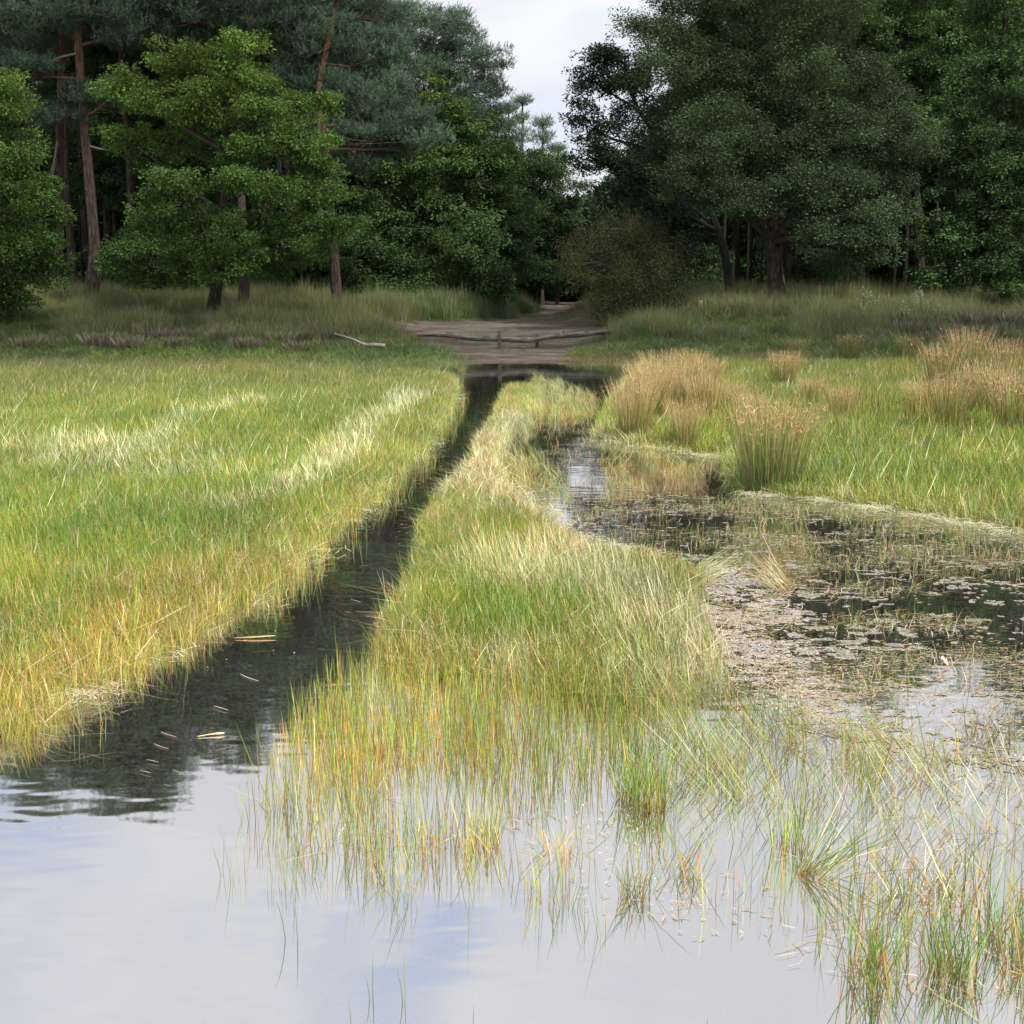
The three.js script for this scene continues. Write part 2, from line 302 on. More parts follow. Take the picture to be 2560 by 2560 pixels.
const thatch = grassKinds.push(blades(Rg, { n: 22, rad: 0.1, h: 0.17, hv: 0.5, w: 0.0038, lean: 1.5, bend: 1.2, cols: [[C.straw, 4], [C.tan, 3], [C.orange, 2], [C.yellow, 2]], seg: 3 })) - 1;
const tintAt = (x, z, R) => { const a = fbm(x * 0.5, z * 0.35, 150, 3), b = fbm(x * 2, z * 1.4, 160, 2), k = 0.72 + 0.4 * (a - 0.5) + 0.5 * (b - 0.5) + 0.5 * R(); return [k * (0.97 + 0.25 * (b - 0.5)), k * 0.96, k * (0.78 - 0.3 * (a - 0.5))]; };
function sward(field, P, perM2, seed, o) {
  scatter(P, perM2, seed, (x, z, d, R) => {
    const g = Math.sqrt(x * x + z * z), far = g > 8 + 6 * R() ? 4 : 0, raggedD = d - (o.rag ?? 0.16) * (fbm(x * 3, z * 3, 170, 3) - 0.35);
    if (raggedD < 0 && R() < 0.85) return;
    if (o.keep && R() > o.keep(x, z, d)) return;
    const lod = lodgedAt(o.stripes ?? [], x, z), n = fbm(x * 0.7, z * 0.45, 180, 4), near = 1 - sstep(0.15, o.rim ?? 0.9, d);
    let kind = R() < lod * (o.pale ?? 0.62) ? 2 : R() < (o.orange?.(x, z, n, near) ?? 0.3) ? 1 : R() < 0.12 * near + (o.blue ?? 0.05) ? 3 : R() < 0.06 + 0.25 * lod ? 2 : 0;
    let tilt = (R() - 0.42) * 0.45, to = o.wind + (R() - 0.5) * 0.9, s = (o.size ?? 1) * (0.68 + 0.62 * R()) * lerp(0.78, 1, sstep(0, 0.35, d));
    if (kind === 2 && lod > 0.2) { tilt = 0.15 + 0.65 * R() * R() + 0.2 * R(); to = o.lodgeTo + (R() - 0.5) * 1.7; s *= 0.8 + 0.35 * R(); }
    else tilt += 0.35 * lod;
    if (R() < 0.05 + 0.07 * near + 0.2 * lod) { const q = 0.7 + 0.4 * R(); field.put(thatch, x, 0.02 + 0.06 * R(), z, R() * 6.283, s, [q, q, q], 0, 0, s * 0.8); }
    const t = tintAt(x, z, R), dull = o.dull ? o.dull(x, z) : 0;
    field.put(kind + far, x, 0, z, R() * 6.283, s, [t[0] * (1 - 0.3 * dull), t[1] * (1 - 0.36 * dull), t[2] * (1 - 0.1 * dull)], tilt, to, s * (o.short ? lerp(0.74, 1, sstep(-11, -6, z)) : 1) * (0.85 + 0.3 * n));
  });
}
{
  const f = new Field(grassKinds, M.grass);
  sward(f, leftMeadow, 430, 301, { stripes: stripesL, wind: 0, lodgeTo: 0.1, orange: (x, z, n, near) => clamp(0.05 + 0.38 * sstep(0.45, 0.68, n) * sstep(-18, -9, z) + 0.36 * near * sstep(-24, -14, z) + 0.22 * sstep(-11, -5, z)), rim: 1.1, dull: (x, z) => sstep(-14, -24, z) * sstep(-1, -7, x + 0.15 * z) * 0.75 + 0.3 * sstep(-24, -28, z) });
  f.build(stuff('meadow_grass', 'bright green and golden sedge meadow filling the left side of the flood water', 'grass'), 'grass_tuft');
}
{
  const f = new Field(grassKinds, M.grass);
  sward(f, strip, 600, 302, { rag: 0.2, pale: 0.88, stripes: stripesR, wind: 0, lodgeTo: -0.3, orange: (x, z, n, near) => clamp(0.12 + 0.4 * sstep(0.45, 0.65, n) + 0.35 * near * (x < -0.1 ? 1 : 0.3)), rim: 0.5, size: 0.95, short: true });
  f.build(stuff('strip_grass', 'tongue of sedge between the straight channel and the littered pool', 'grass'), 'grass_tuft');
}
{
  const f = new Field(grassKinds, M.grass);
  sward(f, rightMeadow, 400, 303, { wind: 0, lodgeTo: 0, stripes: [[[[2.63, -10.05], [3.26, -9.42], [3.74, -8.77]], 0.05], [[[1.03, -14.38], [1.12, -13.16]], 0.3]], orange: (x, z, n) => 0.1 + 0.3 * sstep(0.5, 0.7, n) * sstep(-13, -17, z), blue: 0.22, size: 1.1, dull: (x, z) => 0.55 * sstep(-17, -26, z) });
  const tall = f.kinds.push(blades(Rg, { n: 16, rad: 0.13, h: 0.42, hv: 0.4, w: 0.006, lean: 0.3, bend: 0.5, cols: [[C.green2, 4], [C.green, 3], [C.tan, 2]], base: [0.12, 0.16, 0.04], tipTan: 0.55, seg: 3 })) - 1; f.rows.push([]);
  scatter(rightMeadow, 26, 320, (x, z, d, R) => { const n = fbm(x * 0.55, z * 0.4, 260, 3); if (d < 0.4 || R() > sstep(0.42, 0.62, n) * sstep(-12, -14.5, z) * sstep(1, 2.4, x)) return; const s = 0.8 + 0.4 * R(); f.put(tall, x, 0, z, R() * 6.28, s, tintAt(x, z, R), (R() - 0.5) * 0.2, Math.PI, s * (0.7 + 0.5 * R())); });
  f.build(stuff('pool_edge_grass', 'lush green grass on the right bank of the littered pool', 'grass'), 'grass_tuft');
}
// sparse stems standing in open water
{
  const sp = (cols, n, rad, w = 0.0026, lean = 0.22) => blades(Rg, { n, rad, h: 0.205, hv: 0.5, w, lean, bend: 0.7, cols, base: [0.34, 0.19, 0.05], seg: 3 });
  const kinds = [sp(palettes.green, 11, 0.09), sp(palettes.orange, 10, 0.09), sp(palettes.blue, 12, 0.08), sp([[C.pale, 3], [C.blue, 3], [C.lime, 2], [C.straw, 1]], 11, 0.1), sp([[C.straw, 2], [C.orange, 2], [C.rust, 1], [C.yellow, 1]], 12, 0.07, 0.003, 1.2)];
  const f = new Field(kinds, M.grass);
  scatter(front, 420, 304, (x, z, d, R) => {
    const n = fbm(x * 3.3, z * 3.3, 190, 3), back = sstep(-3.5, -4.7, z), rightSide = sstep(0.3, 1.2, x);
    const dens = clamp((0.25 + 0.34 * back) * sstep(0.32, 0.66, n + 0.2 * back) * sstep(0, 0.15, d + 0.12 * n) + 0.04 + 0.28 * sstep(0.1, -0.2, x) * sstep(-3.25, -3.6, z) * sstep(0.25, 0.55, n));
    if (R() > dens * lerp(1, 0.62, rightSide)) return;
    const r = R(), leanR = x > 0.55 && z < -3.3 && R() < 0.6, kind = leanR ? (R() < 0.4 ? 3 : R() < 0.5 ? 0 : 2) : r < 0.36 ? 0 : r < 0.72 ? 1 : r < 0.9 ? 2 : r < 0.95 ? 3 : 4, s = 0.65 + 0.55 * R();
    f.put(kind, x, 0, z, R() * 6.283, s, tintAt(x, z, R), leanR ? 0.35 + 0.4 * R() : (R() - 0.4) * 0.18, leanR ? (R() - 0.5) * 0.5 : 0, s * (kind === 4 ? 0.45 : 1));
  });
  scatter([...leftEdge, [-1.82, -4.23], [-1.68, -4.33], [-1.65, -4.74], [-1.53, -5.22], [-1.4, -5.59], [-1.29, -6.15], [-1.17, -6.97], [-1.06, -7.93], [-1.01, -8.98], [-0.86, -10.76], [-0.7, -13.87], [-0.74, -19.89], [-1.07, -27.18]], 120, 305, (x, z, d, R) => {
    if (R() > 0.75 * fbm(x * 5, z * 5, 77, 2)) return; const s = (0.55 + 0.5 * R()); f.put(R() < 0.5 ? 2 : R() < 0.6 ? 1 : 0, x, 0, z, R() * 6.283, s, tintAt(x, z, R), R() * 0.4, Math.PI * (R() * 2));
  });
  scatter([[-0.82, -3.61], [-0.88, -3.54], [-0.9, -3.4], [-0.74, -3.27], [-0.39, -3.14], [0.05, -3.09], [0.47, -2.98], [0.62, -2.73], [0.79, -2.6], [1.0, -2.64], [0.66, -2.95], [0.28, -3.23], [-0.51, -3.31]], 26, 306, (x, z, d, R) => { const s = 0.5 + 0.5 * R(); f.put(R() < 0.6 ? 2 : 0, x, 0, z, R() * 6.283, s, [0.8, 0.85, 0.8], (R() - 0.5) * 0.5, 0); });
  scatter(shallow, 120, 307, (x, z, d, R) => { if (R() > 0.8 * sstep(0.25, 0.6, fbm(x * 4, z * 2, 200, 3) + 0.1)) return; const s = 0.5 + 0.5 * R(); f.put([0, 1, 3, 3, 4][Math.floor(R() * 5)], x, 0, z, R() * 6.283, s * 1.2, tintAt(x, z, R), R() * 0.9, -0.6 + R(), s); });
  scatter(margin, 110, 308, (x, z, d, R) => { if (R() > sstep(0.42, 0.66, fbm(x * 3, z * 2, 201, 3))) return; const s = 0.5 + 0.4 * R(); f.put([0, 3, 1, 4][Math.floor(R() * 4)], x, 0, z, R() * 6.283, s * 1.2, tintAt(x, z, R), R() * 1.1, R() * 6.28, s * 0.8); });
  f.build(stuff('water_sedge', 'thin scattered sedge stems standing in the open shallow water', 'sedge'), 'sedge_stems');
}
// dead stems standing in the pool and the floating litter
{
  const stub = (n, h) => blades(Rg, { n, rad: 0.1, h, hv: 0.5, w: 0.0034, lean: 0.9, bend: 0.6, cols: [[[0.17, 0.17, 0.05], 4], [[0.24, 0.15, 0.06], 3], [[0.45, 0.4, 0.24], 0.8], [C.green2, 2]], base: [0.10, 0.06, 0.03], seg: 2 });
  const floatGeo = (n, l0, l1, w, cols, spread) => {
    const mb = new MB();
    for (let k = 0; k < n; k++) {
      const a = (R0() - 0.5) * 2.2 + (R0() < 0.5 ? 0 : Math.PI), r = Math.sqrt(R0()) * spread, b = R0() * 6.283, x = Math.cos(b) * r, z = Math.sin(b) * r, l = lerp(l0, l1, R0() * R0()), y = 0.002 + R0() * 0.006, c = mul3(pick(R0, cols), 0.8 + 0.4 * R0()), dx = Math.cos(a), dz = Math.sin(a), bow = (R0() - 0.5) * 0.25 * l, up = R0() < 0.15 ? R0() * 0.25 * l : 0;
      mb.ribbon([[x - dx * l / 2, y, z - dz * l / 2], [x - dz * bow, y + 0.001, z + dx * bow], [x + dx * l / 2, y + up, z + dz * l / 2]], [w * 0.3, w * 0.5, w * 0.25], [-dz, 0.25 * (R0() - 0.5), dx], [c, c, c]);
    }
    return mb.geo();
  };
  const R0 = rng(17), lit = [[[0.44, 0.37, 0.28], 4], [[0.55, 0.49, 0.36], 3], [[0.28, 0.19, 0.11], 3], [[0.68, 0.64, 0.56], 1.2], [[0.3, 0.3, 0.12], 2], [C.tan, 1]];
  const kinds = [stub(12, 0.06), stub(14, 0.095), floatGeo(15, 0.04, 0.2, 0.0034, lit, 0.2), floatGeo(40, 0.01, 0.05, 0.0032, lit, 0.2), floatGeo(16, 0.06, 0.24, 0.0034, [[C.straw, 3], [C.pale, 2], [C.tan, 1]], 0.14), floatGeo(14, 0.004, 0.012, 0.004, [[[0.7, 0.68, 0.64], 1]], 0.35), floatGeo(3, 0.05, 0.2, 0.0034, lit, 0.3)];
  const f = new Field(kinds, M.straw);
  const film = [[[1.24, -7.31], [1.25, -6.42], [1.18, -5.63], [1.07, -4.87]], 0.24];
  scatter(pond, 230, 310, (x, z, d, R) => {
    const n = fbm(x * 1.5 + 3, z * 3.6, 210, 4), m = fbm(x * 4, z * 7, 215, 3), filmy = 1 - sstep(film[1] * 0.6, film[1] * 1.4, lineD(film[0], x, z));
    const dark = sstep(1.45, 2.1, x) * sstep(-7.4, -6.9, z) * (1 - sstep(-5.9, -5.4, z)) * 0.75;
    const cover = clamp(sstep(0.44, 0.66, n) * 0.72 + 0.17 - dark * 0.3 + filmy * 0.3 - 0.1 * sstep(-7.6, -9.2, z) + 0.34 * sstep(-5.8, -5.0, z));
    if (R() > cover) return;
    const r = R(), t = 0.75 + 0.5 * R(), s = 0.6 + 0.7 * R();
    if (filmy > R()) return f.put(R() < 0.8 ? 3 : 2, x, 0, z, R() * 6.283, s, [t * 1.2, t * 1.17, t * 1.2], 0, 0, 1);
    if (r < 0.5 + 0.2 * sstep(-6, -8, z)) f.put(R() < 0.5 ? 0 : 1, x, 0, z, R() * 6.283, s, [t, t, t], 0, 0, s * (0.7 + 0.6 * m));
    else f.put(R() < 0.45 ? 2 : 3, x, 0, z, (R() - 0.5) * 0.9, s, [t, t, t], 0, 0, 1);
  });
  scatter([[0.24, -16.18], [1.05, -16.18], [0.9, -11.07], [0.49, -9.79], [0.24, -12.31]], 45, 321, (x, z, d, R) => { const t = 0.7 + 0.6 * R(); f.put(Math.floor(R() * 4), x, 0, z, (R() - 0.5) * 0.9, 0.6 + 0.6 * R(), [t, t, t], 0, 0, 1); });
  scatter([[0.06, -3.69], [0.67, -3.77], [1.33, -3.94], [1.7, -3.54], [1.39, -2.68], [0.97, -2.78], [0.57, -3.14], [0.05, -3.36]], 50, 322, (x, z, d, R) => { if (R() > sstep(0.45, 0.65, fbm(x * 4, z * 5, 330, 3))) return; const t = 0.8 + 0.5 * R(); f.put([0, 2, 3, 3][Math.floor(R() * 4)], x, 0, z, R() * 6.28, 0.6 + 0.5 * R(), [t * 1.1, t, t * 0.85], 0, 0, 1); });
  // straw washed against the edges
  const drift = (L, w, perM, seed, kind) => { const R = rng(seed); for (let i = 1; i < L.length; i++) { const a = L[i - 1], b = L[i], len = Math.hypot(b[0] - a[0], b[1] - a[1]); for (let k = 0; k < len * perM; k++) { const t = R(), g = (R() + R() - 1) * w; f.put(R() < 0.65 ? kind : 2, lerp(a[0], b[0], t) + g * 0.6, 0.004 + 0.03 * R(), lerp(a[1], b[1], t) + g, R() * 6.283, 0.7 + 0.6 * R(), [0.9, 0.9, 0.9], R() * 0.25, R() * 6.28, 1); } } };
  drift([[1.9, -10.18], [2.55, -9.74], [3.15, -9.08], [3.62, -8.38]], 0.13, 45, 311, 4);
  drift([[0.99, -13.87], [1.63, -13.07], [2.24, -12.31]], 0.2, 24, 312, 4);
  drift(leftEdge.slice(1).map(([x, z]) => [x + 0.03, z]), 0.05, 2, 313, 4);
  drift([[-0.03, -10.61], [0.36, -8.67], [0.81, -7.77], [1.15, -7.1]], 0.2, 24, 315, 4);
  drift([[0.84, -4.94], [1.11, -4.56], [1.42, -4.23], [1.79, -4.03]], 0.35, 20, 316, 3);
  drift([[-1.9, -4.87], [-1.75, -4.95]], 0.05, 70, 318, 4);
  scatter([[-1.11, -26.63], [-0.29, -25.59], [-0.8, -10.38], [-0.68, -5.46], [-0.86, -3.9], [-1.19, -3.86], [-1.65, -3.94], [-1.81, -4.51], [-1.65, -5.4], [-1.14, -9.35]], 14, 319, (x, z, d, R) => { if (R() < 0.3) f.put(R() < 0.4 ? 5 : 6, x, 0, z, (R() - 0.5) * 0.5, 0.5 + 1.2 * R(), [1, 1, 1], 0, 0, 1); });
  f.build(stuff('floating_litter', 'dead stems and straw floating and standing in the dark pool', 'plant litter'), 'litter');
}

// thin floating scum gathered beside the sedge tongue and in flakes over the pool
{
  const mb = new MB(), Rs = rng(61), area = pond.concat([]), s = 0.013, film = [[1.25, -7.39], [1.24, -6.42], [1.15, -5.55], [1.04, -4.8], [1.22, -4.5]];
  const [x0, x1, z0, z1] = bounds(area);
  for (let z = z0; z < Math.min(z1, -4); z += s * (1 + 1.2 * clamp((-z - 5) / 4))) for (let x = x0; x < Math.min(x1, 3.9); x += s * 1.3) {
    if (!inside(area, x, z)) continue;
    const f = 1 - sstep(0.16, 0.46, lineD(film, x, z) + 0.25 * (fbm(x * 3, z * 3, 300, 3) - 0.5)), n = fbm(x * 12, z * 19, 310, 3), m = fbm(x * 2.2, z * 4, 320, 3);
    if (n < 0.735 - 0.23 * f - 0.15 * sstep(0.5, 0.7, m) || Rs() < 0.12) continue;
    const j = () => (Rs() - 0.5) * s * 0.9, c = mul3(mix3([0.26, 0.235, 0.185], [0.34, 0.30, 0.275], f), 0.65 + 0.7 * Rs()), y = 0.0025, w = s * (0.5 + 0.35 * Rs());
    const a = [mb.v(x - w + j(), y, z - w + j(), c), mb.v(x - w + j(), y, z + w + j(), c), mb.v(x + w + j(), y, z + w + j(), c), mb.v(x + w + j(), y, z - w + j(), c)]; mb.i.push(a[0], a[1], a[2], a[0], a[2], a[3]);
  }
  tag(part('pond_scum', mb.geo(), M.straw), 'pale grey film of scum and flakes floating along the sedge tongue', 'scum', null, 'stuff');
}

// ---------------------------------------------------------------- rush clumps: one by one
const Rr = rng(23);
function rushMesh(n, rad, h, browned) {
  const mb = new MB();
  for (let k = 0; k < n; k++) {
    const a = Rr() * 6.283, q = Math.sqrt(Rr()), r = q * rad, x = Math.cos(a) * r, z = Math.sin(a) * r, H = h * (0.62 + 0.42 * Math.sqrt(Rr())), L = 0.03 + 0.26 * q * (0.3 + 0.9 * Rr()), b = a + (Rr() - 0.5) * 1.4, s = Rr() * 6.283, dead = Rr() < 0.25 + browned * 0.2;
    const base = dead ? [0.13, 0.09, 0.03] : [0.055, 0.10, 0.022], mid = dead ? [0.42, 0.29, 0.11] : mix3([0.15, 0.23, 0.05], [0.34, 0.32, 0.09], Rr() * browned), top = mix3([0.34, 0.34, 0.11], [0.64, 0.48, 0.26], clamp(browned * 0.6 + Rr() * 0.5)), pts = [], hw = [], cs = [];
    const bend = 0.3 + 0.7 * Rr(); if (browned === 0) { for (let q = 0; q < 3; q++) { top[q] = [0.17, 0.2, 0.07][q]; mid[q] *= 0.8; } }
    for (let j = 0; j <= 4; j++) { const t = j / 4, o = L * H * (t * (1 - bend * 0.4) + bend * 0.8 * t * t * t); pts.push([x + Math.cos(b) * o, H * t * (1 - 0.1 * L * t) - 0.03, z + Math.sin(b) * o]); hw.push(j === 4 ? 0.0006 : 0.0021); cs.push(t < 0.5 ? mix3(base, mid, t * 2) : mix3(mid, top, t * 2 - 1)); }
    mb.ribbon(pts, hw, [Math.cos(s), 0, Math.sin(s)], cs);
    if (Rr() < 0.55) { const p = mix3(pts[3], pts[4], Rr() * 0.7), c = mul3([0.46, 0.27, 0.13], 0.6 + 0.7 * Rr()); for (let m = 0; m < 5; m++) { const g = Rr() * 6.283, l = 0.012 + 0.02 * Rr(); mb.ribbon([p, [p[0] + Math.cos(g) * l, p[1] + l * (0.2 + Rr() * 1.1), p[2] + Math.sin(g) * l]], [0.001, 0.004], [Math.sin(g), 0.3, Math.cos(g)], [c, c]); } }
  }
  return mb.geo();
}
const rushGeo = [rushMesh(620, 0.25, 0.86, 0.12), rushMesh(380, 0.19, 0.8, 0.95), rushMesh(330, 0.2, 0.78, 0.7), rushMesh(300, 0.22, 0.62, 0.0)];
function rush(pos, kind, scale, label, group) {
  const g = thing('rush_clump', label, 'rush clump', [pos[0], groundLow(pos[0], pos[1]), pos[1]], pos[0] * 37 + pos[1] * 11, group);
  part('stems', rushGeo[kind], M.grass, g, 'stuff'); g.scale.set(scale, scale * 1.0, scale); return g;
}
function groundLow(x, z) { return Math.max(0, groundY(x, z)); }
const big = 'tall rushes standing on the right bank', dry = 'tan rushes at the head of the right bank';
rush([2.25, -10.46], 0, 1.0, 'big dark based rush clump with brown tips alone at the near edge of the pool', big);
rush([1.4, -14.02], 1, 0.95, 'tan rush clump at the left corner of the right bank, hanging over the water', big);
rush([1.9, -13.38], 1, 0.72, 'small russet rush clump low at the pool edge left of the big dark clump', big);
rush([4.26, -15.66], 2, 0.72, 'lone low rush clump in the grass behind and right of the big dark clump', big);
rush([4.76, -21.53], 2, 0.95, 'tall narrow rush clump rising far behind the big dark clump', big);
rush([9.0, -24.18], 2, 1.4, 'broad tan rush clump on the far right near the shaded bank', big);
rush([7.44, -21.18], 2, 1.15, 'brownish rush clump just in front of the broad tan clump on the far right', big);
rush([5.2, -14.54], 2, 1.1, 'wide rush clump in the middle of the right hand grass', big);
rush([5.94, -14.33], 2, 1.1, 'dark rush clump cut by the right edge of the picture', big);
rush([6.44, -16.52], 2, 1.1, 'tan rush clump between the wide middle clump and the clump at the right edge', big);
rush([5.32, -15.85], 2, 0.8, 'thin low rush clump just left of the wide middle clump', big);
rush([8.73, -21.53], 2, 1.2, 'tan rush clump far back at the right edge beside the broad clump', big);
for (const [p, s, k, w] of [[[1.86, -15.85], 1.0, 1, 'tan topped rush clump just behind the clump at the left corner of the right bank'], [[2.28, -18.48], 1.1, 1, 'tallest tan rush clump, in the middle of the dense stand'], [[2.3, -16.52], 1.0, 1, 'tan rush clump right behind the small russet clump'], [[2.89, -18.48], 1.0, 1, 'tan rush clump at the back right of the dense stand'], [[1.91, -17.65], 0.95, 1, 'tan rush clump at the back left of the dense stand, nearest the water'], [[2.52, -15.85], 0.85, 1, 'lower tan rush clump on the right flank of the dense stand'], [[2.98, -16.52], 0.7, 2, 'low brownish rush clump right of the dense stand'], [[3.12, -21.53], 0.95, 1, 'rearmost tan rush clump of the dense stand'], [[2.9, -14.94], 0.7, 2, 'low rush clump directly behind the big dark clump'], [[4.33, -17.65], 0.7, 2, 'low rush clump between the narrow far clump and the lone low clump']])
  rush(p, k, s, w, dry);
let tn = 0;
for (const [p, s] of [[[6.9, -29.6], 0.95], [[8.2, -29.9], 1.1], [[9.6, -29.8], 1.0], [[10.6, -30.1], 1.0], [[12.2, -30.0], 0.9]]) rush([p[0], p[1]], 3, s, ['leftmost', 'second', 'middle', 'fourth', 'rightmost'][tn++] + ' dark green tussock of the row at the foot of the right bank', 'dark tussocks in a row at the bank foot');
const rt = rush([-2.66, -33.2], 3, 0.75, 'round dark green tussock at the left end of the log barrier'); rt.scale.set(0.85, 0.62, 0.85);

// ---------------------------------------------------------------- tufts and single stems in the near water
function tuft(pos, o, label, turn = 0) { const g = thing('sedge_tuft', label, 'sedge tuft', [pos[0], 0, pos[1]], turn); part('stems', blades(Rr, { hv: 0.5, w: 0.0032, lean: 0.38, bend: 0.9, seg: 4, base: [0.33, 0.2, 0.06], ...o }), M.grass, g, 'stuff'); return g; }
tuft([0.44, -3.88], { n: 210, rad: 0.085, h: 0.21, cols: [[C.green2, 4], [C.green, 4], [C.lime, 2], [C.orange, 2]] }, 'dense bright green sedge tuft standing alone where the sedge tongue thins out');
tuft([0.35, -3.23], { n: 70, rad: 0.045, h: 0.15, lean: 0.5, cols: [[C.green2, 4], [C.blue, 2], [C.orange, 3]] }, 'small green and orange tuft closest to the open water in the middle');
tuft([0.52, -3.36], { n: 55, rad: 0.05, h: 0.13, lean: 0.6, cols: [[C.green2, 3], [C.orange, 3]] }, 'short tuft right of the small middle tuft, with bent orange stems');
tuft([0.15, -3.5], { n: 60, rad: 0.055, h: 0.11, lean: 1.3, cols: [[C.yellow, 3], [C.orange, 3], [C.straw, 2]] }, 'loose matted tuft of curled yellow stems in the middle of the sparse sedge');
tuft([-0.1, -3.54], { n: 80, rad: 0.07, h: 0.17, cols: [[C.lime, 3], [C.yellow, 3], [C.orange, 2]] }, 'yellow green tuft in the sparse sedge left of the matted tuft');
tuft([0.9, -2.8], { n: 110, rad: 0.075, h: 0.2, lean: 0.5, cols: [[C.green2, 6], [C.rust, 0.8], [C.orange, 1]] }, 'left of the two dark green tufts reflected at the lower right');
tuft([1.12, -2.84], { n: 120, rad: 0.06, h: 0.2, lean: 0.5, cols: [[C.green2, 6], [C.orange, 1.2], [C.rust, 0.6]] }, 'right of the two dark green tufts reflected at the lower right');
tuft([1.32, -2.95], { n: 120, rad: 0.08, h: 0.22, lean: 0.4, cols: [[C.blue, 4], [C.green2, 3], [C.orange, 2]] }, 'upright bluish green tuft at the right edge of the picture');
tuft([1.2, -3.23], { n: 130, rad: 0.12, h: 0.16, lean: 0.9, cols: [[C.orange, 3], [C.straw, 2], [C.green2, 3]] }, 'tangled green and straw tuft behind the two dark green tufts');
tuft([0.86, -3.54], { n: 70, rad: 0.06, h: 0.2, lean: 0.3, cols: [[C.green, 4], [C.lime, 3]] }, 'upright fresh green tuft left of the leaning bundle of stems');
tuft([1.83, -4.47], { n: 60, rad: 0.08, h: 0.14, lean: 0.7, cols: [[[0.2, 0.2, 0.05], 3], [C.orange, 1]] }, 'dark leaning tuft at the right edge below the dark pool');
{ const g = tuft([0.88, -3.35], { n: 60, rad: 0.04, h: 0.27, lean: 0.5, cols: [[C.green2, 4], [C.straw, 1.5]] }, 'bundle of stems leaning over to the upper right in the near sedge'); g.rotation.set(0, 0, -0.7); }
{ const g = tuft([1.1, -7.17], { n: 130, rad: 0.07, h: 0.28, lean: 0.2, cols: [[C.pale, 2], [C.green, 3], [C.straw, 2]] }, 'swept tuft bending over the pool from the side of the sedge tongue'); g.rotation.set(0, 0, -1.05); }
{ const g = tuft([1.57, -6.9], { n: 90, rad: 0.08, h: 0.28, lean: 0.25, cols: [[C.straw, 3], [C.green2, 2], [C.tan, 1]] }, 'leaning straw coloured tuft alone in the pool beside the sedge tongue'); g.rotation.set(0, 0, 0.8); }
function stem(pos, list, label) {
  const g = thing('water_rush', label, 'rush', [pos[0], 0, pos[1]]);
  for (const [dx, h, lean, c] of list) { const mb = new MB(), pts = curve3([[dx, -0.05, 0], [dx + lean * h * 0.4, h * 0.5, 0.004], [dx + lean * h, h, 0.01]], 5); mb.tube(pts, pts.map((_, k) => 0.0016 * (1 - 0.13 * k)), 5, pts.map((_, k) => mix3(mul3(c, 0.4), k > 3 ? mul3(C.yellow, 0.6) : mul3(c, 0.6), k / 5))); part('stem', mb.geo(false), M.straw, g); }
}
stem([-0.34, -2.72], [[0, 0.135, 0.03, C.blue], [-0.006, 0.075, -0.16, C.blue]], 'pair of green rush stems rising from open water at the bottom, the left one short');
stem([-0.26, -2.71], [[0, 0.13, 0.0, C.yellow], [-0.002, 0.12, -0.22, C.blue]], 'two thin stems crossing at the base, right of the green pair at the bottom');
stem([-0.37, -2.56], [[0, 0.11, -0.04, C.blue]], 'single green stem at the bottom edge left of the green pair');
stem([-0.09, -2.55], [[0, 0.1, 0.03, C.blue]], 'single dark stem at the bottom edge right of the crossing stems');
stem([-0.6, -3.0], [[0, 0.14, -0.24, C.green2]], 'lone stem leaning left in open water below the sedge at left');
stem([-0.57, -2.99], [[0, 0.13, -0.03, C.blue]], 'lone upright stem beside the left leaning one in open water');
stem([-0.7, -2.56], [[0, 0.05, -0.2, C.green2]], 'short stem tip at the bottom edge on the left');
stem([0.45, -2.56], [[0, 0.06, 0.0, C.blue]], 'dark upright stem tip at the bottom edge on the right');
